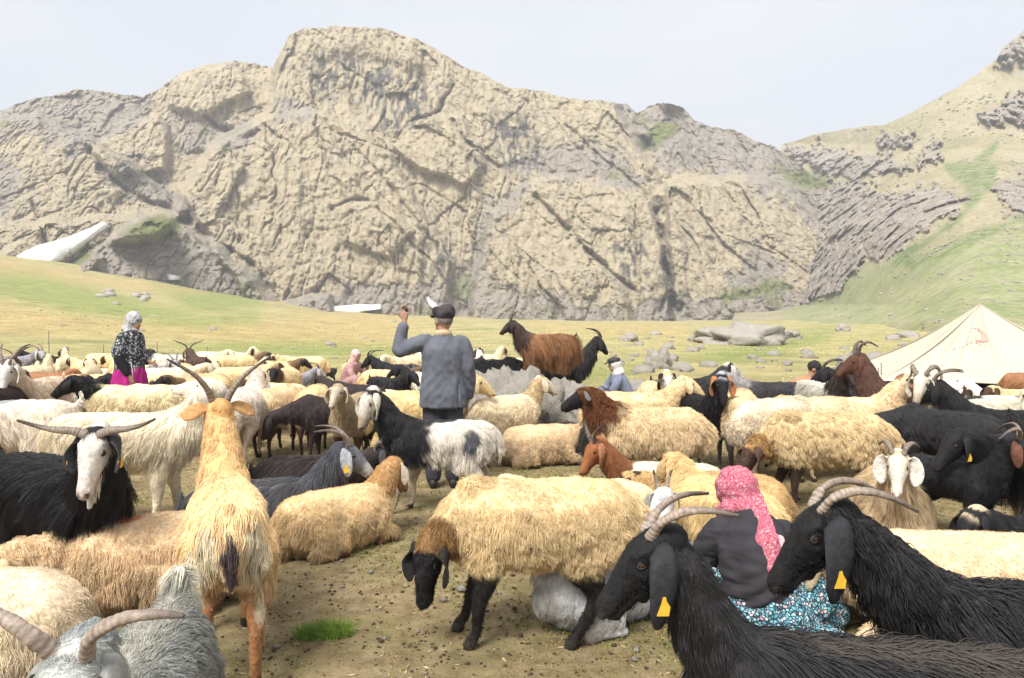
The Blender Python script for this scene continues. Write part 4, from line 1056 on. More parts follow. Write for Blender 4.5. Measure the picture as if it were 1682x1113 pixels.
put(dict(size=1.02, len=1.06, fat=1.05, col=dict(body=(0.74, .56, .32), neck=(0.43, .25, .10), head=(0.085, .05, .035), legs=(0.055, .032, .025)), neck=(-28, 12), neck_len=.30, head=(-58, 25), hair=.058, step=(.0, .08, .03, -.05), clump=.6), 1352, 6.0, 178, "large shaggy golden sheep grazing with lowered brown head")
put(dict(lie=True, size=1.0, col=dict(body=(0.60, .40, .19), head=BROWN), neck=(15, 20)), 1182, 5.25, 168, "tawny sheep lying just behind the crouching woman's headscarf")
put(dict(goat=True, lie=True, size=1.0, col=dict(body=(0.72, .56, .33), neck=(0.62, .48, .28), head=(0.70, .63, .49), ear=(0.74, .70, .62), nose=(.35, .2, .16)), neck=(52, 0), head=(-40, -8), hair=.12, skirt=.4, ear_front=True, ear_len=.16, ear_w=.045, horns=[[(0.0, .03, .055), (-.05, .055, .09), (-.10, .09, .06), (-.12, .12, .0)]]), 1462, 5.3, -112, "long-haired cream goat lying face forward with white drooping ears")
put(dict(goat=True, size=.76, col=dict(body=BLACK, head=(0.018, .018, .02), ear=(0.17, .07, .045)), neck=(56, -6), head=(-48, 30), hair=.045, ear_len=.19, ear_w=.048, head_size=1.2, lift=.15, horns=[[(0.0, .03, .055), (-.04, .08, .10), (-.08, .14, .10), (-.10, .21, .05), (-.10, .26, -.02)]]), 1566, 5.15, -62, "young black goat with reddish brown hanging ears")
put(dict(goat=True, size=1.0, col=dict(body=(0.62, .52, .36), neck=BLACK, head=BLACK, foreleg=(0.6, .48, .3), ear=BLACK), neck=(14, 12), head=(-40, 20), hair=.11, skirt=.5, tags=2, patch=[((.33, 0, .6), (.16, .3, .25), BLACK)]), 1742, 5.0, 172, "cream goat with black head and forequarters at the herd's right side".replace(" at the herd's right side", " standing over the young black goat"))
put(dict(goat=True, size=1.02, col=dict(body=(0.024, .023, .025)), neck=(-10, 30), head=(-60, 30), hair=.05, lift=.15), 1556, 6.35, 118, "sleek black goat facing away behind the young black goat")
# ---- third row
put(dict(size=1.08, col=dict(body=PALE, neck=BLACK, head=BLACK, legs=BROWN), neck=(28, 0), head=(-30, 0), ear_len=.11), 226, 8.0, 184, "pale sheep with black head and neck turned to the white goats")
put(dict(goat=True, size=1.1, col=dict(body=(0.75, .62, .43), head=(0.70, .66, .58)), neck=(45, 0), head=(-55, 0), horns=[SCIM], hair=.06), 66, 9.0, -85, "off-white goat facing forward behind the off-white grey-smudged goat")
put(dict(goat=True, size=1.05, col=dict(body=(0.06, .035, .03)), neck=(50, 0), hair=.1), -6, 8.2, -80, "dark brown goat at the edge of the far flock")
put(dict(size=1.05, col=dict(body=(0.78, .69, .53), legs=(0.55, .45, .3))), 402, 7.9, 96, "whitish sheep showing its rump behind the ginger goat's horns")
put(dict(size=1.0, col=dict(body=(0.77, .60, .37), legs=BROWN, head=BROWN), neck=(0, 0)), 455, 8.4, 82, "buff sheep seen from behind, brown legs, next to the whitish rump")
put(dict(size=1.0, col=dict(body=(0.78, .61, .38), legs=BROWN, head=BROWN), neck=(0, 10)), 516, 8.5, 98, "buff sheep seen from behind with a round woolly tail")
put(dict(size=.98, col=dict(body=(0.50, .38, .22), head=(0.55, .46, .32), legs=BROWN)), 583, 7.7, -95, "tan sheep facing forward behind the pied goat's white head")
put(dict(goat=True, size=.95, col=dict(body=(0.035, .024, .022)), neck=(-15, 0), head=(-60, 0), hair=.06), 552, 7.9, 190, "dark brown goat grazing behind the C-horned goat")
put(dict(goat=True, size=.95, col=dict(body=(0.045, .033, .03)), neck=(20, 0), hair=.07), 585, 9.3, 150, "dark goat behind the round-tailed buff sheep")
put(dict(size=1.05, col=dict(body=(0.80, .62, .36))), 682, 7.5, 4, "golden cream sheep standing at the man's legs")
put(dict(size=.95, col=dict(body=(0.78, .66, .44), head=(0.68, .58, .42), neck=(.62, .46, .26), legs=(0.5, .4, .25)), neck=(48, 0), head=(-35, -25)), 832, 7.85, 42, "pale cream sheep with raised head in front of the boulder")
put(dict(lie=True, size=.95, col=dict(body=BUFF, head=(0.05, .04, .04), legs=BROWN), neck=(12, 20), head=(-20, 10)), 882, 7.75, 12, "buff sheep lying at the foot of the boulder")
put(dict(goat=True, lie=True, size=.85, col=dict(body=(0.07, .06, .055), head=(.1, .09, .085), face=(0.5, .48, .45))), 946, 8.1, -70, "small dark goat lying against the boulder")
put(dict(size=1.05, col=dict(body=BUFF, head=(0.70, .62, .48), crown=(0.30, .13, .06), ear=(.25, .12, .07), muzzle=(0.55, .42, .32))
         , neck=(50, -12), head=(-50, -18), ear="side"), 1392, 7.1, 5, "buff sheep with white face and rusty crown behind the shaggy golden sheep")
put(dict(goat=True, size=1.12, col=dict(body=(0.10, .045, .03), head=(0.12, .05, .03)), neck=(60, 0), head=(-30, 60), hair=.08, horns=[[(0.0, .03, .055), (-.06, .05, .12), (-.13, .08, .12), (-.17, .12, .05)]], horn_mat="dark"), 1492, 7.5, 120, "reddish brown goat with arched dark horns before the tent")
put(dict(goat=True, size=1.05, col=dict(body=(0.62, .56, .45), head=(0.62, .57, .48), muzzle=(.4, .3, .22)), neck=(50, 0), head=(-45, 30), hair=.06, horns=[CURL], horn_r=.024), 1602, 7.0, 192, "white goat with curled grey horns before the tent")
put(dict(goat=True, size=1.0, col=dict(body=(0.70, .67, .60), neck=BLACK, head=BLACK), neck=(40, 20), hair=.05, patch=[((.3, 0, .6), (.17, .3, .3), BLACK), ((-.35, 0, .6), (.12, .3, .3), (0.03, .03, .03))]), 1650, 7.6, 5, "black and white patched goat before the tent")
put(dict(goat=True, size=1.0, col=dict(body=BLACK), neck=(45, 0), horns=[SCIM], hair=.09), 1665, 6.5, 150, "black goat with backswept horns behind the cream black-fronted goat")
put(dict(size=1.0, col=dict(body=BUFF)), 1040, 7.9, 3, "buff sheep standing behind the russet-necked sheep")
put(dict(size=1.05, col=dict(body=(0.75, .57, .34), legs=(0.05, .035, .03), head=BROWN), neck=(0, 0)), 1218, 7.5, 74, "buff sheep seen from behind with one dark leg showing, left of the grey-flanked sheep".replace(", left of", ", beside"))
put(dict(size=1.05, col=dict(body=(0.75, .62, .43), legs=(0.4, .3, .2)), neck=(0, 0), patch=[((-.15, .2, .58), (.25, .15, .13), (0.22, .225, .23))]), 1275, 6.9, 30, "pale sheep with a blue-grey flank patch")
put(dict(size=.9, col=dict(body=BUFF), neck=(10, 0)), 1302, 7.7, 170, "buff sheep standing in line before the man in orange")
put(dict(size=.9, col=dict(body=(0.72, .56, .33), head=(.45, .25, .12)), neck=(20, 0)), 1372, 7.8, 178, "buff sheep with ginger head before the smooth grey boulder")
put(dict(size=1.0, col=dict(body=(0.74, .57, .33), head=(0.70, .66, .58), ear=BLACK, legs=BROWN, nose=(.3, .2, .18)), neck=(48, 0), head=(-62, 0), ear_len=.17), 1078, 8.9, -88, "sheep facing forward, white face between black hanging ears")
put(dict(size=.95, col=dict(body=(0.55, .44, .28), head=BLACK, blaze=(0.7, .66, .58), ear=(.3, .2, .15), legs=BROWN), neck=(45, 0), head=(-62, 0)), 1110, 8.7, -95, "sheep facing forward, black face with a white blaze")
put(dict(goat=True, size=1.0, col=dict(body=BLACK, head=BLACK, crown=(0.45, .45, .46), ear=(.45, .18, .07)), neck=(54, 0), head=(-60, -10), hair=.06, ear_len=.16), 1150, 7.7, -82, "black goat with a pale grey crown and rusty ears")
put(dict(goat=True, size=1.0, col=dict(body=(0.03, .03, .03), head=(0.55, .52, .46)), neck=(40, 0)), 1128, 9.8, 10, "black goat with pale head before the yellow grass patch")
put(dict(goat=True, size=.95, col=dict(body=(0.05, .045, .045), neck=(.3, .28, .25)), neck=(30, 0)), 1268, 9.6, 170, "dark goat with grey neck beside the man in orange")
put(dict(goat=True, size=1.0, col=dict(body=(0.62, .6, .52), neck=(0.05, .035, .03), head=(0.05, .035, .03)), neck=(55, 0), head=(-40, 0)), 1345, 9.2, -80, "white goat with dark brown head beyond the ginger-headed sheep")

# ---- on and about the boulder
ROCK_GOATS = [
    (dict(goat=True, size=.80, col=dict(body=(0.26, .12, .048), neck=(0.06, .035, .025), head=(0.04, .03, .026), legs=(0.10, .05, .03), tail=(0.03, .02, .02)), neck=(45, 0), head=(-30, 8), hair=.20, droop=.75, skirt=.25, horns=[[(0.01, .03, .06), (-.03, .05, .11), (-.09, .09, .15), (-.16, .15, .17)]], horn_mat="dark", strands=9000, hr=.004), 898, 10.0, 182, "long-haired russet goat with dark head standing on the boulder", 0.67),
    (dict(goat=True, size=.95, col=dict(body=(0.03, .025, .025)), neck=(50, 0), head=(-45, 0), hair=.12, horns=[SCIM], horn_mat="dark"), 926, 11.2, 8, "dark goat half hidden behind the russet goat", 0.30),
    (dict(goat=True, size=1.0, col=dict(body=(0.022, .021, .021)), neck=(-5, 0), hair=.16), 806, 10.2, 12, "black long-haired goat behind the man and the boulder", 0.22)]

# ---- the flock further off: a few kinds, each animal its own object
FAR = []
def far_kind(P, label, group):
    if not P.get("goat"): P.setdefault("neck", (24, 8)); P.setdefault("head", (-35, 8))
    else: P.setdefault("neck", (30, 0))
    P.update(voxel=.030, strands=2600, hr=.0050, clumps=260, pts=4, eyes=False, smooth=3)
    P["seed"] = 900 + len(FAR) * 7
    o = animal(P); tag(o, label, "goat" if P.get("goat") else "sheep", group); FAR.append([o, False]); return o
gS, gG = "sheep of the far flock", "goats of the far flock"
far_kind(dict(col=dict(body=BUFF, head=BROWN, legs=BROWN)), "buff sheep with brown head, one of the dense far flock", gS)
far_kind(dict(col=dict(body=PALE, head=(0.68, .6, .46))), "cream sheep with pale face, one of the dense far flock", gS)
far_kind(dict(col=dict(body=(0.70, .51, .28), head=TAN, legs=BROWN), neck=(0, 15), head=(-50, 15)), "golden sheep holding its head low in the far flock", gS)
far_kind(dict(col=dict(body=BUFF, head=BLACK, legs=BLACK, neck=(0.2, .12, .07))), "buff sheep with black face in the far flock", gS)
far_kind(dict(lie=True, col=dict(body=PALE, head=TAN)), "cream sheep lying down in the far flock", gS)
far_kind(dict(col=dict(body=(0.62, .50, .32), head=(.7, .66, .58), ear=BLACK, muzzle=BLACK), neck=(36, 20)), "pale sheep with white face and dark muzzle in the far flock", gS)
far_kind(dict(col=dict(body=(0.36, .17, .08), head=RED)), "rusty brown sheep in the far flock", gS)
far_kind(dict(goat=True, col=dict(body=BLACK), hair=.10, horns=[SCIM], horn_mat="dark"), "black goat with backswept horns in the far flock", gG)
far_kind(dict(goat=True, col=dict(body=(0.09, .05, .035)), hair=.09, horns=[WIDE], horn_mat="dark"), "dark brown goat with spread horns in the far flock", gG)
far_kind(dict(goat=True, col=dict(body=(0.64, .60, .5), neck=BLACK, head=BLACK), hair=.06), "white goat with black head and neck in the far flock", gG)
far_kind(dict(goat=True, lie=True, col=dict(body=(0.06, .055, .055), face=(0.6, .57, .5)), hair=.08), "black goat with pale face lying in the far flock", gG)
far_kind(dict(goat=True, col=dict(body=(0.30, .29, .28), head=(.5, .49, .46)), hair=.07, horns=[SCIM]), "grey goat with pale head in the far flock", gG)
far_kind(dict(size=.62, col=dict(body=(.78, .70, .55), head=(.8, .74, .62)), neck=(44, 0)), "small cream lamb standing in the far flock", gS)
far_kind(dict(col=dict(body=PALE, head=(.75, .68, .55), ear=BROWN, legs=BROWN), neck=(50, 30), head=(-45, 40)), "cream sheep with lifted head and brown ears in the far flock", gS)
far_kind(dict(goat=True, col=dict(body=(.72, .68, .58), legs=(.6, .55, .45), head=BROWN), neck=(48, -20), hair=.05, patch=[((.2, 0, .6), (.2, .3, .3), BLACK)]), "pied goat with dark shoulders in the far flock", gG)
far_kind(dict(goat=True, size=.7, col=dict(body=(0.05, .04, .035)), neck=(46, 10), hair=.04), "small dark kid in the far flock", gG)
WT = np.array([6, 6, 4, 5, 2.0, 3.5, 1.0, 1.8, 1.2, 2.0, 1.2, 1.2, 2.5, 4, 2, 1.6]); WT = WT / WT.sum()
gr = np.random.default_rng(23)
spots = []
def try_spot(x, y, rmin):
    for a, b_ in spots:
        if ((x - a) / 1.05) ** 2 + (y - b_) ** 2 < rmin ** 2: return False
    for o in list(col.objects):
        if o.parent is None and o.type == 'EMPTY' and o.get("category") in ("sheep", "goat") and (o.location.x or o.location.y):
            if (x - o.location.x) ** 2 + (y - o.location.y) ** 2 < 0.55: return False
    return True
def scatter(n, pxa, pxb, da, db, rmin, avoid=()):
    k = tries = 0
    while k < n and tries < n * 60:
        tries += 1
        d = math.sqrt(gr.uniform(da * da, db * db)); px = gr.uniform(pxa, pxb); x = (px - CX) / F_PX * d
        if any((x - a) ** 2 + (d - b_) ** 2 < r_ * r_ for a, b_, r_ in avoid): continue
        if not try_spot(x, d, rmin): continue
        spots.append((x, d)); k += 1
        j = int(gr.choice(len(FAR), p=WT))
        if not FAR[j][1]: o = FAR[j][0]; FAR[j][1] = True
        else: o = copy_tree(FAR[j][0])
        place(o, x, d, gr.choice([0, 180, 90, -90, 30, 150, 200, 340]) + gr.normal(0, 22), scale=gr.uniform(.72, 1.02))
ROCKA = [(0.45, 9.6, 1.7), (0.3, 8.3, 1.3), (-.6, 6.8, .8), (-5.0, 9.3, 1.25), (-3.3, 14.3, 1.25), (-2.9, 12.9, .8), (1.8, 11.4, 1.1), (4.3, 10.7, 1.2), (3.5, 8.6, 1.2)]
scatter(72, -40, 640, 9.4, 13.0, .56, ROCKA)
scatter(85, 20, 820, 12.2, 17.2, .50, ROCKA)
scatter(10, -40, 400, 13.5, 16.5, .7, ROCKA)
scatter(14, 320, 690, 7.4, 9.6, .66, ROCKA)
scatter(12, 560, 720, 9.0, 13.0, .72, ROCKA)
scatter(9, 1010, 1450, 7.4, 8.7, .75, ROCKA)
scatter(10, 1440, 1700, 8.2, 10.4, .62, ROCKA)
for k, (o, used) in enumerate(FAR):
    if not used:
        d = 15 + k * .2; place(o, (300 + 30 * k - CX) / F_PX * d, d, 20 * k)

# ================================================================ PEOPLE
m_skin = coat_mat("skin", 0.6, 0.3)
SKIN, DARKHAIR = (0.40, 0.235, 0.15), (0.025, 0.02, 0.018)
def cloth_mat(name, c, var=0.2, weave=260.0, bump=0.25, rough=0.9):
    m, n, l, b = mat_new(name)
    tc = N(n, "TexCoord"); t = N(n, "TexNoise", Scale=9.0, Detail=6.0); l.new(tc.outputs["Object"], t.inputs["Vector"])
    r = ramp(n, [(0.3, tuple(x * (1 - var) for x in c)), (0.7, tuple(min(1, x * (1 + var)) for x in c))]); l.new(t.outputs["Fac"], r.inputs[0]); l.new(r.outputs[0], b.inputs["Base Color"])
    w = N(n, "TexNoise", Scale=weave, Detail=2.0); l.new(tc.outputs["Object"], w.inputs["Vector"])
    bp = N(n, "Bump", Strength=bump, Distance=0.004); l.new(w.outputs["Fac"], bp.inputs["Height"]); l.new(bp.outputs[0], b.inputs["Normal"])
    b.inputs["Roughness"].default_value = rough; b.inputs["Specular IOR Level"].default_value = 0.15
    return m
def print_mat(name, scale, stops, edge, edgew=0.12, warp=0.0):
    """printed cloth: coloured motifs with dark outlines"""
    m, n, l, b = mat_new(name)
    tc = N(n, "TexCoord")
    wn_ = N(n, "TexNoise", Scale=scale * 0.6, Detail=2.0); l.new(tc.outputs["Object"], wn_.inputs["Vector"]); wm = N(n, "VectorMath", operation='MULTIPLY_ADD'); l.new(wn_.outputs["Color"], wm.inputs[0]); wm.inputs[1].default_value = (0.9 / scale,) * 3; l.new(tc.outputs["Object"], wm.inputs[2])
    v = N(n, "TexVoronoi", Scale=scale, feature='F1'); l.new(wm.outputs[0], v.inputs["Vector"])
    sc = N(n, "SeparateColor"); l.new(v.outputs["Color"], sc.inputs[0])
    r = ramp(n, stops); r.color_ramp.interpolation = 'CONSTANT'; l.new(sc.outputs[0], r.inputs[0])
    e = N(n, "TexVoronoi", Scale=scale, feature='DISTANCE_TO_EDGE'); l.new(wm.outputs[0], e.inputs["Vector"])
    er = ramp(n, [(edgew * 0.6, (1, 1, 1)), (edgew, (0, 0, 0))]); l.new(e.outputs["Distance"], er.inputs[0])
    l.new(mixc(n, l, r.outputs[0], edge, er.outputs[0]), b.inputs["Base Color"])
    b.inputs["Roughness"].default_value = 0.9; b.inputs["Specular IOR Level"].default_value = 0.15
    return m
m_jacket = cloth_mat("grey_blue_suit_cloth", (0.128, 0.137, 0.162), 0.18)
m_trouser = cloth_mat("dark_trousers", (0.055, 0.055, 0.066), 0.2)
m_cap = cloth_mat("dark_checked_cap", (0.060, 0.050, 0.055), 0.5, 120, 0.5)
m_collar = cloth_mat("beige_collar", (0.48, 0.38, 0.24), 0.15)
m_shoe = plain_mat("shoe_leather", (0.03, 0.025, 0.02), 0.5)
m_scarfw = print_mat("grey_white_printed_scarf", 60, [(0, (0.55, 0.55, 0.56)), (0.35, (0.36, 0.37, 0.40)), (0.6, (0.66, 0.60, 0.62)), (0.85, (0.22, 0.28, 0.28))], (0.30, 0.31, 0.33), 0.08)
m_jprint = print_mat("black_white_printed_jacket", 38, [(0, (0.05, 0.05, 0.055)), (0.5, (0.30, 0.31, 0.33)), (0.78, (0.50, 0.50, 0.52))], (0.03, 0.03, 0.035), 0.14)
m_magenta = cloth_mat("magenta_skirt", (0.40, 0.025, 0.20), 0.2)
m_blackc = cloth_mat("black_cloth", (0.022, 0.022, 0.026), 0.2)
m_redscarf = print_mat("red_patterned_headscarf", 130, [(0, (0.46, 0.12, 0.17)), (0.45, (0.54, 0.22, 0.26)), (0.7, (0.36, 0.05, 0.09)), (0.86, (0.62, 0.42, 0.42))], (0.44, 0.12, 0.17), 0.10)
m_scarfend = print_mat("pale_scarf_border", 130, [(0, (0.70, 0.58, 0.54)), (0.5, (0.62, 0.36, 0.36)), (0.8, (0.72, 0.66, 0.62))], (0.60, 0.30, 0.32), 0.10)
m_top = cloth_mat("charcoal_jersey", (0.040, 0.038, 0.044), 0.2)
m_floral = print_mat("turquoise_floral_cloth", 62, [(0, (0.16, 0.42, 0.50)), (0.42, (0.32, 0.60, 0.66)), (0.62, (0.62, 0.62, 0.64)), (0.8, (0.50, 0.32, 0.36)), (0.9, (0.10, 0.28, 0.36))], (0.03, 0.04, 0.055), 0.17)
m_bluej = cloth_mat("faded_blue_jacket", (0.20, 0.23, 0.31), 0.2)
m_white = cloth_mat("white_headcloth", (0.62, 0.60, 0.58), 0.12)
m_orange = cloth_mat("orange_shirt", (0.60, 0.22, 0.11), 0.15)
m_pink = cloth_mat("dusty_pink_dress", (0.42, 0.25, 0.24), 0.2)
m_teal = cloth_mat("grey_teal_vest", (0.22, 0.27, 0.27), 0.2)
m_sack = cloth_mat("grey_sack", (0.28, 0.28, 0.28), 0.2)

def limb(g, pts, rad, n=12, res=None): g.tube(pts, rad, n, (0.31, 0.17, 0.93), res=res or 4 * len(pts))
def hand(g, w, d, side, curl=0.5, up=None):
    """palm, four unequal bent fingers and a thumb from the side of the palm; w wrist, d pointing direction"""
    d = norm(d); a = norm(np.cross(d, up if up is not None else [0.3, 0.2, 0.9])) * side; b_ = np.cross(a, d)
    g.tube([w, w + d * .045, w + d * .085], [(.024, .016), (.036, .015), (.038, .013)], 10, tuple(b_), res=8)
    for k, ln in enumerate((.060, .070, .065, .050)):
        o = w + d * .085 + a * (.027 - .018 * k)
        k1 = o + d * ln * .45; d2 = norm(d * math.cos(curl) - b_ * math.sin(curl)); k2 = k1 + d2 * ln * .35; d3 = norm(d * math.cos(2 * curl) - b_ * math.sin(2 * curl))
        g.tube([o - d * .02, k1, k2, k2 + d3 * ln * .3], [.0095, .0092, .0088, .0078], 8, tuple(a))
    t0 = w + d * .03 + a * .026
    g.tube([t0 - a * .012, t0 + a * .022 + d * .02, t0 + a * .030 + d * .048 - b_ * .010], [.013, .0115, .0095], 8, tuple(b_))
def head(g, c, f, s=1.0):
    """skull, jaw, nose, brow and ears round the centre c, looking along f"""
    f = norm(f); l_ = norm(np.cross([0, 0, 1.0], f)); u = np.cross(f, l_); R = np.stack([f, l_, u], 1)
    g.ball(c + u * .018 * s - f * .008 * s, (.096 * s, .076 * s, .100 * s), 16, 12, R)
    g.ball(c + f * .035 * s - u * .052 * s, (.058 * s, .052 * s, .062 * s), 14, 10, R)
    g.tube([c + f * .088 * s + u * .012 * s, c + f * .106 * s - u * .020 * s, c + f * .098 * s - u * .032 * s], [.010 * s, .013 * s, .011 * s], 8, tuple(l_))
    for sd in (-1, 1):
        g.ball(c + l_ * sd * .078 * s - f * .005 * s - u * .008 * s, (.020 * s, .011 * s, .032 * s), 10, 8, R)
    return f, l_, u
def body_mesh(name, g, voxel=0.010):
    me = remesh(g, voxel, 2, 0.45); V = co_of(me); set_col(me, np.tile(SKIN, (len(V), 1)) * (0.93 + 0.14 * np.random.default_rng(1).random((len(V), 1)))); return me
def garment(name, g, root, mat, voxel=0.013, fold=0.006, fscale=(7, 7, 3), smooth=3, seed=0, extra=None):
    me = remesh(g, voxel, smooth); V = co_of(me).astype(float); Nn = no_of(me)
    a = fold * (1.3 * ridged(V * np.array(fscale) + seed, 2) - 0.6) + 0.5 * fold * perlin(V * 18 + seed)
    if extra is not None: a = a + extra(V)
    me.vertices.foreach_set("co", (V + Nn * a[:, None]).astype(np.float32).ravel()); me.update()
    return link(name, me, root, mat)
def face_bits(root, c, f, l_, u, s=1.0):
    for sd in (-1, 1):
        g = Geo(); g.ball(c + (f * .086 + l_ * sd * .032 + u * .012) * s, .0105 * s, 10, 8); link("eye", g.mesh("eye"), root, m_eye)
        g = Geo(); g.tube([c + (f * .094 + l_ * sd * .016 + u * .032) * s, c + (f * .091 + l_ * sd * .035 + u * .036) * s, c + (f * .078 + l_ * sd * .052 + u * .030) * s], [.004 * s] * 3, 6); link("eyebrow", g.mesh("eyebrow"), root, m_cap)
    g = Geo(); g.tube([c + (f * .086 - l_ * .022 - u * .060) * s, c + (f * .096 - u * .058) * s, c + (f * .086 + l_ * .022 - u * .060) * s], [(.004 * s, .005 * s)] * 3, 6); link("mouth", g.mesh("mouth"), root, m_lip)
m_lip = plain_mat("lips", (0.28, 0.10, 0.08), 0.5)
A = np.array
def new_person(label):
    r = bpy.data.objects.new("person", None); col.objects.link(r); r.empty_display_size = 0.3; tag(r, label, "person"); return r

# ---- man seen from behind, arm raised (local: he looks along +X, his left is +Y)
def standing_man():
    r = new_person("man in grey-blue jacket and dark flat cap, seen from behind, one arm raised")
    g = Geo(); hc = A([.02, .0, 1.515]); hf = A([.82, .50, .02])
    limb(g, [(0, 0, .90), (0, 0, 1.08), (.0, 0, 1.26), (-.005, 0, 1.36)], [(.13, .10), (.12, .095), (.14, .10), (.07, .065)])
    limb(g, [(-.005, 0, 1.33), (.0, 0, 1.40), (.01, 0, 1.46)], [.06, .055, .055])
    f, l_, u = head(g, hc, hf)
    limb(g, [(0, .15, 1.32), (.02, .33, 1.27), (.03, .40, 1.24)], [.05, .042, .038]); limb(g, [(.03, .40, 1.24), (.05, .38, 1.36), (.06, .355, 1.50)], [.038, .035, .025])
    hand(g, A([.06, .354, 1.51]), A([.08, -.05, 1.0]), 1, .55, A([1.0, 0, 0]))
    limb(g, [(0, -.15, 1.32), (-.02, -.215, 1.12), (.0, -.235, 1.03)], [.05, .042, .038]); limb(g, [(.0, -.235, 1.03), (.05, -.235, .88), (.08, -.225, .79)], [.038, .034, .025])
    hand(g, A([.08, -.225, .785]), A([.15, .05, -1.0]), -1, .5, A([0, 1.0, 0]))
    for sd in (-1, 1):
        limb(g, [(0, sd * .085, .92), (.01, sd * .09, .66), (.01, sd * .09, .46), (-.01, sd * .09, .26), (-.01, sd * .09, .08)], [.085, .068, .05, .05, .036])
        g.tube([(-.03, sd * .09, .05), (.06, sd * .095, .04), (.15, sd * .10, .03)], [(.035, .04), (.038, .032), (.035, .022)], 10, (0, 0, 1))
    link("body", body_mesh("body", g, .0075), r, m_skin)
    g = Geo()
    g.tube([(-.0, 0, .74), (-.005, 0, .86), (0, 0, 1.02), (-.005, 0, 1.18), (-.01, 0, 1.29), (-.005, 0, 1.355), (0, 0, 1.40)], [(.215, .165), (.21, .16), (.195, .145), (.20, .145), (.185, .125), (.115, .09), (.072, .07)], 24, (1, 0, 0), res=26, cap=.1)
    limb(g, [(-.005, .13, 1.325), (.0, .21, 1.315), (.02, .33, 1.27), (.03, .405, 1.235)], [.075, .075, .066, .062]); limb(g, [(.03, .405, 1.235), (.05, .385, 1.36), (.058, .36, 1.475)], [.062, .056, .050])
    limb(g, [(-.005, -.13, 1.325), (-.01, -.19, 1.28), (-.02, -.222, 1.12), (.0, -.24, 1.03)], [.075, .073, .066, .060]); limb(g, [(.0, -.24, 1.03), (.04, -.238, .90), (.07, -.23, .82)], [.060, .055, .050])
    def vents(V):
        b_ = V[:, 0] < 0
        return -0.012 * b_ * sum(np.exp(-((V[:, 1] - y0) / .008) ** 2) for y0 in (.135, -.135)) * sstep(1.0, .90, V[:, 2]) + 0.0028 * b_ * np.sin((V[:, 2] * 1.0 + np.abs(V[:, 1] + .02) * 1.1) * 62) * sstep(1.15, .98, V[:, 2]) * sstep(.74, .85, V[:, 2])
    garment("jacket", g, r, m_jacket, .011, .006, (9, 9, 4), extra=vents)
    g = Geo(); g.tube([(-.012, 0, 1.375), (-.008, 0, 1.405), (-.004, 0, 1.425)], [(.085, .078), (.080, .076), (.070, .070)], 20, (1, 0, 0), cap=.05); link("shirt_collar", g.mesh("shirt_collar"), r, m_collar)
    g = Geo()
    for sd in (-1, 1): limb(g, [(0, sd * .08, .93), (.01, sd * .09, .66), (.01, sd * .09, .46), (-.005, sd * .09, .26), (-.01, sd * .09, .09)], [(.105, .12), (.092, .10), (.078, .082), (.072, .075), (.068, .072)])
    g.tube([(0, 0, .84), (0, 0, .98)], [(.16, .13), (.16, .125)], 16, (1, 0, 0)); garment("trousers", g, r, m_trouser, .014, .006, (8, 8, 5))
    for sd in (-1, 1):
        g = Geo(); g.tube([(-.06, sd * .09, .045), (.03, sd * .095, .05), (.11, sd * .10, .038), (.17, sd * .10, .028)], [(.04, .045), (.044, .048), (.046, .036), (.036, .024)], 12, (0, 0, 1), res=10); link("shoe", g.mesh("shoe"), r, m_shoe)
    R = np.stack([f, l_, u], 1)
    g = Geo(); g.ball(hc + u * .022 - f * .010, (.100, .081, .088), 18, 12, R); me = g.mesh("hair"); V = co_of(me); link("hair", me, r, plain_mat("grey_hair", (0.20, .18, .16), .8, .3, 60, .6, 140))
    g = Geo()
    g.tube([hc + u * .045, hc + u * .085 - f * .008, hc + u * .125 - f * .014, hc + u * .138 - f * .012], [(.090, .112), (.100, .122), (.086, .106), (.045, .06)], 22, tuple(f), res=12, cap=.25)
    c_ = garment("flat_cap", g, r, m_cap, .009, .003, (20, 20, 20), 2)
    g = Geo(); pts = []
    g.tube([hc + u * .050 + f * .085, hc + u * .040 + f * .125, hc + u * .028 + f * .155], [(.075, .008), (.066, .007), (.035, .006)], 16, tuple(u), cap=.2); link("brim", g.mesh("brim"), c_, m_cap)
    g = Geo(); g.ball(A([.075, .335, 1.615]), (.022, .02, .03), 10, 8); link("glove_cuff", g.mesh("glove_cuff"), r, m_blackc)
    return r
d = 6.75; place(standing_man(), (728 - CX) / F_PX * d, d, 96)

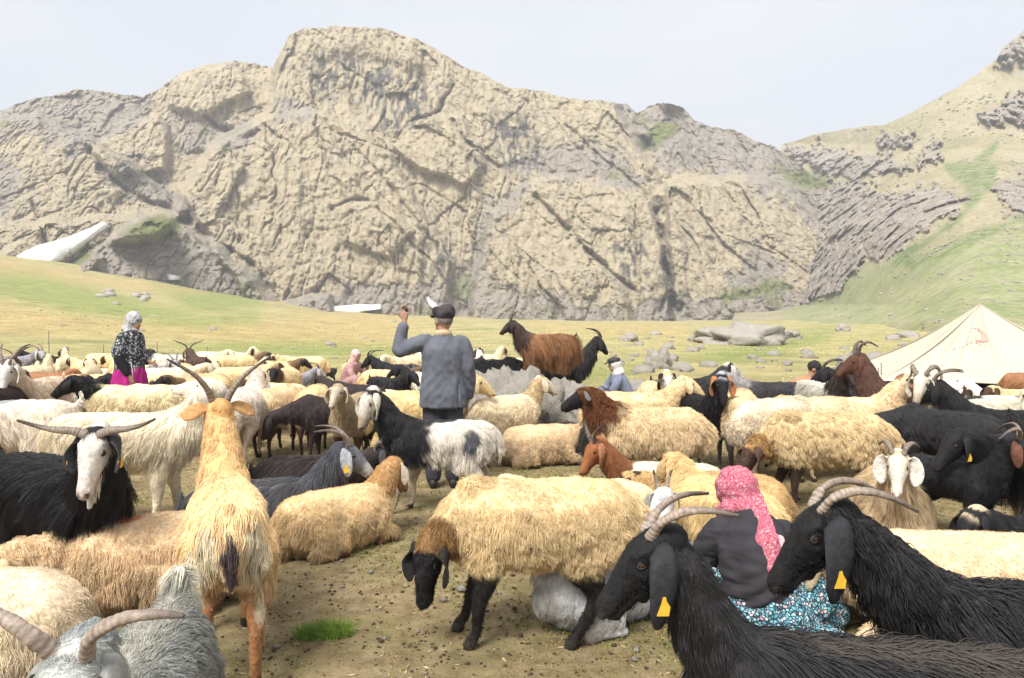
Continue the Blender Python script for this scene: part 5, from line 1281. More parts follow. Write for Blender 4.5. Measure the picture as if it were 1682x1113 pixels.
# ---- woman standing in profile
def standing_woman():
    r = new_person("woman standing in patterned jacket, magenta skirt and pale printed headscarf")
    g = Geo(); hc = A([.045, 0, 1.485]); hf = A([.97, -.12, -.10])
    limb(g, [(-.02, 0, .86), (-.03, 0, 1.04), (-.02, 0, 1.24), (0, 0, 1.33)], [(.13, .11), (.115, .10), (.13, .10), (.065, .06)]); limb(g, [(0, 0, 1.30), (.02, 0, 1.38), (.035, 0, 1.44)], [.055, .05, .05])
    f, l_, u = head(g, hc, hf, .96)
    for sd in (-1, 1):
        limb(g, [(-.01, sd * .14, 1.28), (-.03, sd * .20, 1.10), (.0, sd * .21, 1.0)], [.045, .04, .036])
        e = A([.22, sd * .12, .94]) if sd > 0 else A([.09, sd * .17, .80])
        limb(g, [(.0, sd * .21, 1.0), (A([.0, sd * .21, 1.0]) + e) / 2, e], [.036, .031, .023]); hand(g, e, e - A([.0, sd * .21, 1.0]), sd, .5, A([0, 1.0, 0.2]))
        limb(g, [(0, sd * .085, .88), (.01, sd * .09, .46), (0, sd * .09, .08)], [.085, .055, .035]); g.tube([(-.03, sd * .09, .05), (.14, sd * .095, .03)], [(.033, .04), (.033, .022)], 10, (0, 0, 1))
    link("body", body_mesh("body", g, .009), r, m_skin); face_bits(r, hc, f, l_, u, .96)
    g = Geo()
    g.tube([(-.03, 0, .84), (-.035, 0, .96), (-.035, 0, 1.12), (-.02, 0, 1.26), (-.005, 0, 1.33), (.01, 0, 1.37)], [(.195, .175), (.185, .165), (.19, .16), (.165, .125), (.11, .095), (.07, .07)], 20, (1, 0, 0), res=20, cap=.1)
    limb(g, [(-.01, .13, 1.29), (-.03, .205, 1.11), (.0, .22, 1.0)], [.075, .07, .062]); limb(g, [(-.01, -.13, 1.29), (-.03, -.205, 1.11), (-.01, -.225, 1.04)], [.078, .075, .070]); limb(g, [(.0, .22, 1.0), (.12, .17, .965)], [.062, .05])
    garment("jacket", g, r, m_jprint, .013, .006)
    g = Geo(); limb(g, [(-.015, -.222, 1.06), (.01, -.225, .98), (.05, -.20, .88), (.088, -.172, .81)], [.064, .060, .052, .042]); garment("sleeve", g, r, m_blackc, .012, .004)
    g = Geo(); g.tube([(-.03, 0, .02), (-.03, 0, .3), (-.03, 0, .6), (-.03, 0, .80), (-.03, 0, .92)], [(.27, .27), (.25, .25), (.225, .215), (.20, .185), (.165, .15)], 28, (1, 0, 0), res=20, cap=.05)
    garment("skirt", g, r, m_magenta, .016, .014, (11, 11, 1.0))
    g = Geo(); R = np.stack([f, l_, u], 1)
    g.ball(hc + u * .028 - f * .018, (.108, .093, .108), 18, 14, R); g.tube([hc - f * .03 + u * .0, hc - f * .06 - u * .09, hc - f * .05 - u * .15], [(.085, .08), (.085, .08), (.11, .06)], 16, tuple(f)); g.tube([hc - u * .085 - f * .01, hc - u * .10 + f * .05], [(.06, .035), (.045, .03)], 12, tuple(u)); g.tube([hc - f * .10 - u * .03, hc - f * .15 - u * .13], [(.05, .03), (.07, .02)], 10, tuple(u))
    garment("headscarf", g, r, m_scarfw, .011, .004, (16, 16, 10))
    for y0 in (-.13, -.09):
        g = Geo(); g.tube([(.10, y0, .95), (.13, y0 * 1.05, .82), (.12, y0 * 1.1, .66)], [.006] * 3, 6); link("cord", g.mesh("cord"), r, m_white)
    return r
d = 9.7; place(standing_woman(), (216 - CX) / F_PX * d, d, -12)

# ---- woman crouching to milk, seen from behind
def crouching_woman():
    r = new_person("woman crouching in red headscarf, charcoal top and turquoise floral skirt, milking")
    g = Geo(); hc = A([.15, .06, .665]); hf = A([.72, .62, -.30])
    limb(g, [(-.06, 0, .14), (-.07, 0, .28), (-.01, 0, .43), (.07, .02, .54)], [(.15, .13), (.13, .12), (.14, .11), (.07, .065)]); limb(g, [(.06, .02, .52), (.10, .04, .575), (.13, .05, .62)], [.055, .05, .05])
    f, l_, u = head(g, hc, hf, .96)
    for sd in (-1, 1):
        limb(g, [(.05, sd * .15, .50), (.10, sd * .21, .33), (.16, sd * .20, .26)], [.048, .042, .037]); limb(g, [(.16, sd * .20, .26), (.30, sd * .13, .27), (.38, sd * .08, .28)], [.037, .032, .024]); hand(g, A([.38, sd * .08, .28]), A([.8, -sd * .4, .2]), sd, .6, A([0, 0, 1.0]))
        limb(g, [(-.04, sd * .10, .15), (.16, sd * .20, .25), (.30, sd * .25, .30)], [.09, .075, .06]); limb(g, [(.30, sd * .25, .30), (.24, sd * .24, .16), (.18, sd * .22, .06)], [.055, .048, .035]); g.tube([(.15, sd * .22, .04), (.32, sd * .24, .028)], [(.034, .036), (.034, .022)], 10, (0, 0, 1))
    link("body", body_mesh("body", g, .009), r, m_skin); face_bits(r, hc, f, l_, u, .96)
    g = Geo()
    g.tube([(-.075, 0, .20), (-.085, 0, .30), (-.05, 0, .41), (.01, .005, .50), (.06, .015, .555), (.09, .03, .59)], [(.150, .14), (.148, .135), (.165, .14), (.160, .125), (.105, .09), (.065, .065)], 22, (1, 0, 0), res=22, cap=.2)
    for sd in (-1, 1):
        limb(g, [(.03, sd * .12, .505), (.06, sd * .18, .45), (.10, sd * .222, .33), (.16, sd * .215, .255)], [.085, .075, .066, .058]); limb(g, [(.16, sd * .215, .255), (.28, sd * .145, .265), (.35, sd * .10, .275)], [.058, .05, .042])
    garment("top", g, r, m_top, .0095, .0055, (5, 5, 16), extra=lambda V: 0.006 * np.sin(V[:, 2] * 80 + V[:, 1] * 22 + 2 * np.sin(V[:, 1] * 14)) * sstep(.46, .32, V[:, 2]) * (V[:, 0] < 0.02))
    g = Geo()
    g.tube([(-.05, 0, .01), (-.055, 0, .10), (-.06, 0, .19), (-.065, 0, .26)], [(.30, .25), (.285, .235), (.24, .20), (.18, .15)], 30, (1, 0, 0), res=14, cap=.1)
    g.tube([(-.02, .08, .12), (.16, .24, .24), (.32, .29, .26)], [(.14, .14), (.13, .13), (.10, .10)], 16, (0, 0, 1), res=12); g.tube([(-.02, -.08, .12), (.10, -.26, .20), (.28, -.32, .22)], [(.14, .14), (.14, .14), (.11, .11)], 16, (0, 0, 1), res=12)
    g.tube([(.30, .28, .22), (.24, .27, .08)], [.10, .11], 14, (1, 0, 0)); g.tube([(.26, -.32, .18), (.14, -.36, .07)], [.11, .12], 14, (1, 0, 0)); g.tube([(-.10, .20, .06), (-.14, -.10, .05), (-.10, -.34, .05)], [(.14, .07), (.16, .08), (.14, .07)], 14, (0, 0, 1), res=12)
    garment("skirt", g, r, m_floral, .010, .012, (10, 10, 6))
    R = np.stack([f, l_, u], 1); g = Geo()
    g.ball(hc + u * .026 - f * .016, (.112, .098, .112), 20, 14, R); g.tube([hc - f * .02 - l_ * .0, hc - f * .07 - u * .075, hc - f * .08 - u * .12], [(.09, .085), (.085, .07), (.075, .05)], 16, tuple(f))
    g.ball(hc - f * .01 + l_ * .085 - u * .06, (.045, .035, .035), 12, 8, R); g.ball(hc + f * .05 + l_ * .07 - u * .075, (.04, .035, .035), 12, 8, R); g.tube([hc + l_ * .09 - u * .055, hc - f * .09 - u * .03, hc - f * .08 - l_ * .08 - u * .02], [(.022, .03), (.02, .03), (.016, .025)], 10, tuple(u), res=12)
    sc_ = garment("headscarf", g, r, m_redscarf, .0085, .005, (14, 14, 14))
    g = Geo(); g.tube([hc - f * .085 - u * .05, (-.120, -.02, .535), (-.165, -.05, .46), (-.205, -.065, .38)], [(.075, .020), (.080, .017), (.058, .014), (.010, .010)], 16, (0.9, 0, .4), res=16); garment("scarf_tail", g, sc_, m_redscarf, .0075, .003, (16, 16, 8))
    g = Geo(); g.tube([(-.118, -.095, .53), (-.160, -.105, .46), (-.208, -.075, .37)], [(.030, .014), (.030, .012), (.010, .008)], 12, (0.9, 0, .4), res=12); garment("scarf_border", g, sc_, m_scarfend, .0075, .002, (16, 16, 8))
    return r
d = 3.56; place(crouching_woman(), (1236 - CX) / F_PX * d, d, 80)

# ---- three people sitting low among the animals, further off
def sitting_person(label, top_mat, leg_mat, headdress, lean=0.1, arms=0.35, look=(1, 0, -.15)):
    r = new_person(label); g = Geo(); hc = A([lean * 1.25 + .02, 0, .755])
    limb(g, [(-.05, 0, .12), (-.04, 0, .30), (lean * .6, 0, .50), (lean, 0, .60)], [(.14, .12), (.12, .10), (.14, .10), (.07, .06)]); limb(g, [(lean, 0, .58), (lean * 1.1, 0, .64), (lean * 1.2 + .01, 0, .70)], [.055, .05, .05])
    f, l_, u = head(g, hc, look, .98)
    for sd in (-1, 1):
        e = A([lean + .14, sd * .20, .32]); w = A([lean + arms, sd * .11, .32])
        limb(g, [(lean, sd * .15, .555), (A([lean, sd * .15, .555]) + e) / 2 + A([0, sd * .03, 0]), e], [.048, .042, .037]); limb(g, [e, (e + w) / 2, w], [.037, .032, .024]); hand(g, w, w - e, sd, .5, A([0, 0, 1.0]))
        limb(g, [(-.04, sd * .10, .12), (.18, sd * .19, .26), (.30, sd * .21, .32)], [.09, .075, .06]); limb(g, [(.30, sd * .21, .32), (.32, sd * .20, .17), (.30, sd * .18, .06)], [.055, .048, .035]); g.tube([(.28, sd * .18, .04), (.44, sd * .20, .028)], [(.034, .036), (.034, .022)], 10, (0, 0, 1))
    link("body", body_mesh("body", g, .012), r, m_skin); face_bits(r, hc, f, l_, u, .98)
    g = Geo(); g.tube([(-.05, 0, .10), (-.045, 0, .30), (lean * .6, 0, .50), (lean, 0, .575), (lean * 1.1, 0, .62)], [(.17, .15), (.16, .14), (.18, .135), (.11, .09), (.065, .065)], 18, (1, 0, 0), res=16, cap=.2)
    for sd in (-1, 1):
        e = A([lean + .14, sd * .205, .32]); w = A([lean + arms - .05, sd * .12, .32])
        limb(g, [(lean, sd * .13, .555), (A([lean, sd * .15, .555]) + e) / 2 + A([0, sd * .03, 0]), e], [.078, .07, .06]); limb(g, [e, w], [.06, .045])
    garment("top", g, r, top_mat, .015, .006)
    g = Geo()
    for sd in (-1, 1): limb(g, [(-.04, sd * .10, .13), (.18, sd * .19, .26), (.31, sd * .21, .31)], [.115, .10, .085]); limb(g, [(.31, sd * .21, .31), (.33, sd * .20, .17), (.31, sd * .18, .08)], [.085, .075, .065])
    g.tube([(-.1, 0, .09), (.05, 0, .10)], [(.17, .09), (.16, .09)], 14, (0, 0, 1)); garment("trousers" if leg_mat is m_trouser else "skirt", g, r, leg_mat, .016, .006)
    headdress(r, hc, f, l_, u); return r
def hd_white(r, c, f, l_, u):
    R = np.stack([f, l_, u], 1); g = Geo(); g.ball(c + u * .005 - f * .02, (.10, .094, .105), 16, 12, R); g.tube([c - f * .03 - u * .04, c - f * .05 - u * .14], [(.085, .08), (.13, .11)], 14, tuple(f)); garment("headcloth", g, r, m_white, .012, .004, (14, 14, 14))
    g = Geo(); g.tube([c + u * .055, c + u * .10, c + u * .125], [(.09, .11), (.09, .11), (.05, .06)], 16, tuple(f), cap=.3); k = garment("cap", g, r, m_cap, .012, .002); g = Geo(); g.tube([c + u * .06 + f * .09, c + u * .045 + f * .16], [(.07, .009), (.04, .007)], 12, tuple(u), cap=.2); link("brim", g.mesh("brim"), k, m_cap)
def hd_hair(r, c, f, l_, u):
    R = np.stack([f, l_, u], 1); g = Geo(); g.ball(c + u * .034 - f * .018, (.105, .086, .098), 16, 12, R); garment("hair", g, r, plain_mat("dark_hair", DARKHAIR, .6, .3, 60, .6, 140), .011, .005, (20, 20, 20))
    g = Geo(); g.tube([c + u * .075 + f * .06, c + u * .05 + f * .15], [(.075, .010), (.045, .008)], 12, tuple(u), cap=.2); link("cap_brim", g.mesh("cap_brim"), r, m_cap)
def hd_pale(r, c, f, l_, u):
    R = np.stack([f, l_, u], 1); g = Geo(); g.ball(c + u * .026 - f * .016, (.108, .094, .108), 16, 12, R); g.tube([c - f * .03 - u * .02, c - f * .05 - u * .14], [(.085, .08), (.10, .08)], 14, tuple(f)); garment("headscarf", g, r, m_scarfend, .012, .004, (14, 14, 14))
d = 12.2; place(sitting_person("man in faded blue jacket and white headcloth sitting at the meadow's edge", m_bluej, m_trouser, hd_white, .08, .45), (1021 - CX) / F_PX * d, d, 186)
d = 11.4; place(sitting_person("bareheaded man in orange shirt sitting bent forward among the sheep".replace("bareheaded ", ""), m_orange, m_trouser, hd_hair, .26, .30, (.8, 0, -.6)), (1298 - CX) / F_PX * d, d, -14)
d = 15.2; place(sitting_person("woman in dusty pink dress and grey vest sitting inside the far flock", m_pink, m_pink, hd_pale, .12, .34), (574 - CX) / F_PX * d, d, -25)

# ================================================================ BOULDERS AND STONES
def boulder_mesh(name, r, seed, sub=4, rough=0.16, flat=0.0):
    import bmesh
    bm = bmesh.new(); bmesh.ops.create_icosphere(bm, subdivisions=sub, radius=1.0)
    me = bpy.data.meshes.new(name); bm.to_mesh(me); bm.free()
    V = co_of(me).astype(float); D_ = norm(V)
    f1, f2, cid = worley(D_ * 1.7 + seed * 3.7)
    h = 1 + rough * (1.4 * (((cid * 37) % 64) / 64 - 0.5) + 0.9 * fbm(D_ * 1.6 + seed, 4) + 0.5 * ridged(D_ * 3.2 + seed, 3) * 0.35)
    fc, ed = facets(D_ * 1.5 + seed * 1.3); h = h + rough * 1.3 * fc; fc, ed = facets(D_ * 3.6 + seed); h = h + rough * .55 * fc - .03 * sstep(.07, 0, ed)
    f1, f2, cid = worley(D_ * 5 + seed); h = h - 0.05 * sstep(0.14, 0, f2 - f1) + 0.03 * fbm(D_ * 9 + seed, 3)
    V = D_ * h[:, None] * np.array(r)
    if flat: V[:, 2] = np.where(V[:, 2] > flat, flat + (V[:, 2] - flat) * 0.35, V[:, 2])
    me.vertices.foreach_set("co", V.astype(np.float32).ravel()); me.polygons.foreach_set("use_smooth", np.ones(len(me.polygons), bool)); me.update()
    return me
def top_z(o, x, y, rad=0.22):
    V = co_of(o.data) + np.array(o.location); m = np.hypot(V[:, 0] - x, V[:, 1] - y) < rad
    return float(V[m, 2].max()) if m.any() else 0.0
big = []
for (x, y, r, seed, lab) in [(-.02, 9.0, (.74, .80, .84), 3, "rough grey boulder behind the man with the raised arm"), (.82, 9.6, (.82, 1.0, .66), 8, "broad grey boulder carrying the russet goat")]:
    o = link("boulder", boulder_mesh("boulder", r, seed, 5, .18), None, m_boulder, (x, y, 0.02)); tag(o, lab, "rock", "boulders"); big.append(o)
for P_, px, d, hd, lab, z in ROCK_GOATS:
    x = (px - CX) / F_PX * d; zt_ = max(top_z(o, x, d, .32) for o in big)
    put(P_, px, d, hd, lab, zt_ - 0.03 if 'standing on' in lab else z)
for px, py, w, h, seed, lab in [(1420, 628, 1.5, .50, 12, "smooth dark grey boulder in grass left of the tent".replace(" left of", " beside")), (1222, 562, 5.2, .95, 15, "long low outcrop of cracked grey rock below the hillside"), (1170, 560, 2.6, .7, 17, "flat slab of grey rock at the outcrop's end"),
                                (1032, 561, 1.05, .42, 19, "dark lone stone on the yellow pasture"), (1385, 545, 1.4, .55, 21, "small grey rock at the hillside foot"), (1490, 556, 1.5, .42, 22, "pale overhanging stone uphill from the tent"), (1082, 606, .8, .5, 25, "rounded stone by the yellow grass patch"), (1290, 556, 2.2, .5, 29, "low rock beyond the man in orange")]:
    if py > 540:
        d = F_PX * CAM_H / (py - HZ)
    else: d = 118.0
    x = (px - CX) / F_PX * d; z = float(gz(A([x]), A([d]))[0])
    o = link("rock", boulder_mesh("rock", (w / 2, w / 2.4, h), seed, 4, .22), None, m_boulder, (x, d, z + h * .12)); tag(o, lab, "rock", "boulders")
o = link("grey_block", boulder_mesh("grey_block", (.33, .25, .34), 41, 4, .07), None, m_boulder, ((1047 - CX) / F_PX * 12.6, 12.6, .16)); o.name = "rock"; tag(o, "pale grey block of stone behind the man in the white headcloth", "rock", "boulders")
kinds = [boulder_mesh("stone", (.5, .42, .30), 50 + k, 2, .26) for k in range(6)]
gs = np.random.default_rng(77)
def stones(n, pxa, pxb, da, db, smin, smax, lab, hill=False):
    for k in range(n):
        px = gs.uniform(pxa, pxb); d = math.exp(gs.uniform(math.log(da), math.log(db)))
        if hill:
            hx_, HWp, _, _ = HILL; ci = int(np.clip(np.searchsorted(hx_, px), 1, len(hx_) - 1)); ri = int(np.argmin(np.abs(HWp[:, ci, 1] - d))); x, y, z = HWp[ri, ci]
        else:
            x, y = (px - CX) / F_PX * d, d; z = float(gz(A([x]), A([y]))[0])
        s = math.exp(gs.uniform(math.log(smin), math.log(smax))) * (0.5 + d / 60)
        o = link("stone", kinds[gs.integers(6)], None, m_boulder, (x, y, z + .05 * s)); o.scale = (s, s, s * gs.uniform(.6, 1.1)); o.rotation_euler = (0, 0, gs.uniform(0, 6.28))
        tag(o, lab, "stone", "stones lying about the pasture" if not hill else "stones on the hillside")
stones(84, 1000, 1640, 19, 62, .22, .85, "grey stone in the rough grass below the hillside")
stones(36, 60, 760, 22, 110, .14, .6, "small grey stone on the open yellow pasture")
stones(60, 1330, 1690, 75, 260, .10, .42, "pale rock scattered over the grassy hillside", True)
stones(24, 1420, 1690, 55, 90, .10, .35, "stone on the lower green slope of the hillside", True)

m_scree = plain_mat("scree_rock", (0.27, 0.235, 0.195), .95, .35, .15)
# loose scree too small to tell apart: one sheet of small rocks on the hillside
_k = kinds[0]; kv = co_of(_k); kf = np.empty(len(_k.polygons) * 3, np.int32); _k.polygons.foreach_get("vertices", kf); kf = kf.reshape(-1, 3)
lowv = norm(np.array([(1, 0, 0), (-1, 0, 0), (0, 1, 0), (0, -1, 0), (0, 0, 1), (0, 0, -1), (.7, .7, .4), (-.7, .6, .5)], float)); lowv = lowv[:6]
lowf = A([(0, 2, 4), (2, 1, 4), (1, 3, 4), (3, 0, 4), (2, 0, 5), (1, 2, 5), (3, 1, 5), (0, 3, 5)])
hx_, HWp, _, _ = HILL
n_ = 6500; ci = gs.integers(60, len(hx_) - 8, n_); ri = gs.integers(8, HWp.shape[0] - 2, n_)
c0_ = HWp[ri, ci]; den = fbm(c0_ * .03, 3); k_ = den > gs.uniform(.0, .7, n_); c0_ = c0_[k_]; n_ = len(c0_)
sz = np.exp(gs.uniform(math.log(.08), math.log(.5), n_)) * (c0_[:, 1] / 150)
Vs = lowv[None] * (gs.uniform(.55, 1.3, (n_, 6, 1))) * sz[:, None, None] * A([1.2, 1.0, .8]) + c0_[:, None, :]
tag(link("scree", fast_mesh("scree", Vs.reshape(-1, 3), (lowf[None] + 6 * np.arange(n_)[:, None, None]).reshape(-1, 3), False), None, m_scree), kind="stuff")
stones(14, 165, 250, 104, 122, .35, .9, "dark stone in the rubble rib on the green slope")
stones(44, 20, 640, 60, 200, .06, .22, "pale stone on the sloping pasture below the cliff")

# ================================================================ TENT
m_canvas = plain_mat("cream_canvas", (0.53, 0.48, 0.38), 0.85, 0.06, 1.6, 0.25, 3.0)
m_wallc = plain_mat("white_canvas_wall", (0.64, 0.63, 0.59), 0.85, 0.06, 2.0, 0.2, 3.0)
m_pole = plain_mat("dark_pole", (0.07, 0.065, 0.06), 0.5)
m_redp = plain_mat("faded_red_print", (0.58, 0.33, 0.28), 0.85, 0.12, 20)
m_greyp = plain_mat("faded_grey_print", (0.42, 0.40, 0.36), 0.85, 0.08, 20)
tent = bpy.data.objects.new("tent", None); col.objects.link(tent); tag(tent, "cream canvas tent with faded red crescent beyond the flock", "tent")
AP = at(1610, 499, 15.0); EZ = 0.30
CA, CM, CB = at(1436, 0, 13.7), at(1592, 0, 13.0), at(1905, 0, 12.6)
CC, CD = A([13.6, 17.6, 0]), A([7.9, 17.6, 0])
for q in (CA, CM, CB, CC, CD): q[2] = EZ
CM[2] = .40
tent.location = (9.5, 15.0, 0)
T0 = A([9.5, 15.0, 0])
def roof_panel(P0, P1, nu=30, nv=26, sag=.16, seed=0):
    u = np.linspace(0, 1, nu)[None, :, None]; v = np.linspace(0, 1, nv)[:, None, None]
    E = P0 * (1 - u) + P1 * u
    G = E * (1 - v) + AP * v
    sg = (np.sin(np.pi * u) * np.sin(np.pi * np.clip(v * .9 + .1, 0, 1)))[..., 0] * sag + (np.sin(np.pi * v[..., 0]) * .10)
    nrm = norm(np.cross(P1 - P0, AP - P0)); nrm = nrm if nrm[2] > 0 else -nrm
    V = G - nrm * sg[..., None]
    P = V.reshape(-1, 3)
    # creases running down from the peak and across from the guyed edge
    uu = np.broadcast_to(u[..., 0], sg.shape).ravel(); vv_ = np.broadcast_to(v[..., 0], sg.shape).ravel()
    w = 0.035 * np.sin(uu * 23 + 3 * vv_ + seed) * vv_ * (1 - vv_) * 2 + 0.03 * perlin(P * [.9, .9, 1.6] + seed) + 0.02 * ridged(np.stack([uu * 3 + vv_ * 2.2, vv_ * 1.2, 0 * uu + seed], 1), 2)
    P = P + nrm * (w * np.minimum(1, 4 * np.minimum(uu, 1 - uu)) )[:, None] - T0
    i = np.arange(nu * nv).reshape(nv, nu); q = np.stack([i[:-1, :-1], i[:-1, 1:], i[1:, 1:], i[1:, :-1]], -1).reshape(-1, 4)
    me = fast_mesh("roof_panel", P, q)
    o = link("roof_panel", me, tent, m_canvas); m = o.modifiers.new("thick", 'SOLIDIFY'); m.thickness = .006
    return o
for k, (a, b_) in enumerate([(CA, CM), (CM, CB), (CB, CC), (CC, CD), (CD, CA)]): roof_panel(a, b_, seed=k * 2.3)
def wall(a, b_, h0=None, name="wall_panel", inset=.05):
    n_ = 24; c_ = (AP * A([1, 1, 0])); V = []
    for k in range(n_):
        t = k / (n_ - 1); p = a * (1 - t) + b_ * t; q = p + norm(A([c_[0] - p[0], c_[1] - p[1], 0])) * inset * (1.5 + .5 * math.sin(k * 1.3))
        V += [q * A([1, 1, 0]) + A([0, 0, -.02]) - T0, q + A([0, 0, -.012]) - T0]
    me = fast_mesh(name, np.array(V), [(2 * k, 2 * k + 2, 2 * k + 3, 2 * k + 1) for k in range(n_ - 1)])
    o = link(name, me, tent, m_wallc); m = o.modifiers.new("thick", 'SOLIDIFY'); m.thickness = .005
M1 = CA * .16 + CM * .84
for a, b_ in [(CA, M1), (CM * .86 + CB * .14, CB), (CB, CC), (CC, CD), (CD, CA)]: wall(a, b_)
# door flap pulled aside, with its pole
gq = Geo(); dz = CM[2]
f0, f1_, f2_, f3_ = CM + A([-.52, -.02, 0]), CM + A([.02, -.06, .03]), CM + A([.42, -.28, -.36]), CM + A([-.5, -.1, -.38])
V = []
for k in range(8):
    for j in range(8):
        u, v = k / 7, j / 7; p = (f0 * (1 - u) + f1_ * u) * (1 - v) + (f3_ * (1 - u) + f2_ * u) * v; V.append(p + A([0, .04 * math.sin(u * 9), 0]) - T0)
o = link("door_flap", fast_mesh("door_flap", np.array(V), [(k * 8 + j, k * 8 + j + 1, k * 8 + j + 9, k * 8 + j + 8) for k in range(7) for j in range(7)]), tent, m_wallc); m = o.modifiers.new("thick", 'SOLIDIFY'); m.thickness = .005
for px, d, h in [(1573, 13.0, .42), (1518, 12.9, .34), (1669, 12.4, .36)]:
    p = at(px, 0, d); g = Geo(); g.tube([(p[0], p[1], -.02), (p[0], p[1], h)], [.022 if px == 1573 else .012] * 2, 8, (1, 0, 0)); me = g.mesh("pole"); me.transform(Matrix.Translation(-Vector(T0))); link("pole", me, tent, m_pole)
for a, b_ in [(CA, at(1405, 652, 13.2)), (CM, at(1600, 676, 11.8))]:
    b_[2] = 0; g = Geo(); g.tube([a, (a + b_) / 2 - A([0, 0, .02]), b_], [.006] * 3, 6); me = g.mesh("guy_rope"); me.transform(Matrix.Translation(-Vector(T0))); link("guy_rope", me, tent, m_wallc)
# faded crescent and the washed-out line of lettering, printed on the front panel
nF = norm(np.cross(CM - CA, AP - CA)); nF = nF if nF[1] < 0 else -nF
def on_panel(px, py, off=.012):
    """where the sight line of that spot meets the front panel's mean plane"""
    dr_ = A([(px - CX) / F_PX, 1.0, (HZ - py) / F_PX]); o_ = A([0, 0, CAM_H]); t = ((CA - o_) @ nF) / (dr_ @ nF); return o_ + dr_ * t
ph = np.linspace(-1.9, 1.9, 26)
cu = norm(CM - CA); cw = norm(np.cross(nF, cu)); cw = cw if cw[2] > 0 else -cw
c0 = on_panel(1599, 541); R_ = .23
outer = [c0 + cu * R_ * math.cos(t) + cw * R_ * math.sin(t) for t in ph]
inner = [c0 + cu * (R_ * .86 * math.cos(t) - .075 * math.cos(t / 1.9 * math.pi / 2)) + cw * R_ * .96 * math.sin(t) for t in ph]
FRONT = [o for o in tent.children if o.name.startswith("roof_panel")][0]
def stick(name, quads, mat):
    """the print follows the sagging cloth: each corner is dropped onto the roof panel"""
    from mathutils.bvhtree import BVHTree
    ps_ = sorted([o for o in tent.children if o.name.startswith('roof_panel')], key=lambda o: o.name)[:2]; n0 = len(ps_[0].data.vertices)
    vs_ = [tuple(v.co) for p_ in ps_ for v in p_.data.vertices]; bv = BVHTree.FromPolygons(vs_, [tuple(i + n0 * k_ for i in p.vertices) for k_, p_ in enumerate(ps_) for p in p_.data.polygons])
    out = []
    for q in quads:
        for p in q:
            h = bv.ray_cast(Vector(p - T0 + nF * 2.0), Vector(-nF))
            if h[0] is None: h = bv.find_nearest(Vector(p - T0))
            nn = h[1]; nn = nn if nn.dot(Vector(nF)) > 0 else -nn
            out.append(np.array(h[0] + nn * .016))
    me = fast_mesh(name, np.array(out), [(4 * k, 4 * k + 1, 4 * k + 2, 4 * k + 3) for k in range(len(quads))], False)
    return link(name, me, tent, mat)
stick("crescent_print", [(outer[k], outer[k + 1], inner[k + 1], inner[k]) for k in range(25)], m_redp)
qs, qr = [], []
for k, (px, py) in enumerate([(1567, 558), (1574, 556), (1581, 555), (1588, 556), (1595, 555), (1602, 555), (1609, 555), (1615, 555)]):
    p = on_panel(px, py); w_, h_ = .020, .075; sl = cw * h_ + cu * (.02 if k % 2 else -.015)
    (qr if 3 <= k <= 5 else qs).append((p, p + cu * w_, p + cu * w_ + sl, p + sl))
for q in qs: stick("faded_letter", [q], m_greyp)
for q in qr: stick("faded_red_letter", [q], m_redp)

# ================================================================ FENCE STAKES behind the flock
m_stake = plain_mat("weathered_iron_stake", (0.13, 0.11, 0.09), 0.8, 0.3, 30)
gst = Geo(); gst.tube([(0, 0, -.05), (.01, 0, .5), (0, 0, 1.0)], [.011, .010, .008], 6, (1, 0, 0)); stake_me = gst.mesh("fence_stake")
for k, (px, ty, d) in enumerate([(80, 543, 20), (168, 566, 22), (340, 568, 23), (425, 580, 23), (516, 580, 24), (257, 560, 22), (1395, 603, 12.9), (1447, 596, 14.6), (1443, 604, 13.6)]):
    x = (px - CX) / F_PX * d; z = float(gz(A([x]), A([d]))[0]); h = CAM_H + (HZ - ty) / F_PX * d - z
    o = link("fence_stake", stake_me, None, m_stake, (x, d, z)); o.scale = (1, 1, max(.3, h)); o.rotation_euler = (math.radians(gs.normal(0, 2)), math.radians(gs.normal(0, 2)), 0)
    tag(o, "thin iron fence stake standing at the flock's far edge" if px < 1000 else "thin iron stake standing beside the tent", "stake", "fence stakes behind the flock" if px < 1000 else "stakes beside the tent")

# ================================================================ GRASS, DROPPINGS AND STRAW
m_grass = hair_mat("grass_blades", 0.8, 0.15)
def blades(name, x, y, length, colr, rad, lean=0.45, seed=0, z=None):
    g = np.random.default_rng(seed); n_ = len(x); zz_ = gz(x, y) if z is None else z
    root = np.stack([x, y, zz_ - .003], 1); an = g.uniform(0, 6.28, n_); ln = np.abs(g.normal(0, lean, n_)) + .1
    d_ = np.stack([np.cos(an) * ln, np.sin(an) * ln, np.ones(n_)], 1); d_ = norm(d_); L = (length * g.uniform(.5, 1.3, n_))[:, None]
    pts = np.stack([root, root + d_ * L * .5, root + d_ * L * .9 + np.stack([np.cos(an) * ln, np.sin(an) * ln, -0.3 * ln], 1) * L * .35], 1)
    hc = bpy.data.hair_curves.new(name); hc.add_curves([3] * n_)
    hc.attributes["position"].data.foreach_set("vector", pts.astype(np.float32).ravel())
    ra = hc.attributes.get("radius") or hc.attributes.new("radius", 'FLOAT', 'POINT')
    ra.data.foreach_set("value", (np.tile([1, .8, .15], n_) * np.repeat(np.broadcast_to(rad, (n_,)), 3)).astype(np.float32))
    ca = hc.attributes.new("col", 'FLOAT_COLOR', 'CURVE'); ca.data.foreach_set("color", np.hstack([colr * g.uniform(.7, 1.25, (n_, 1)), np.ones((n_, 1))]).astype(np.float32).ravel())
    return link(name, hc, None, m_grass)
gg = np.random.default_rng(5)
def spread_xy(n_, da, db, pw=1.0, pxa=-120, pxb=1800):
    d_ = da * (db / da) ** (gg.random(n_) ** pw); px = gg.uniform(pxa, pxb, n_); return (px - CX) / F_PX * d_, d_
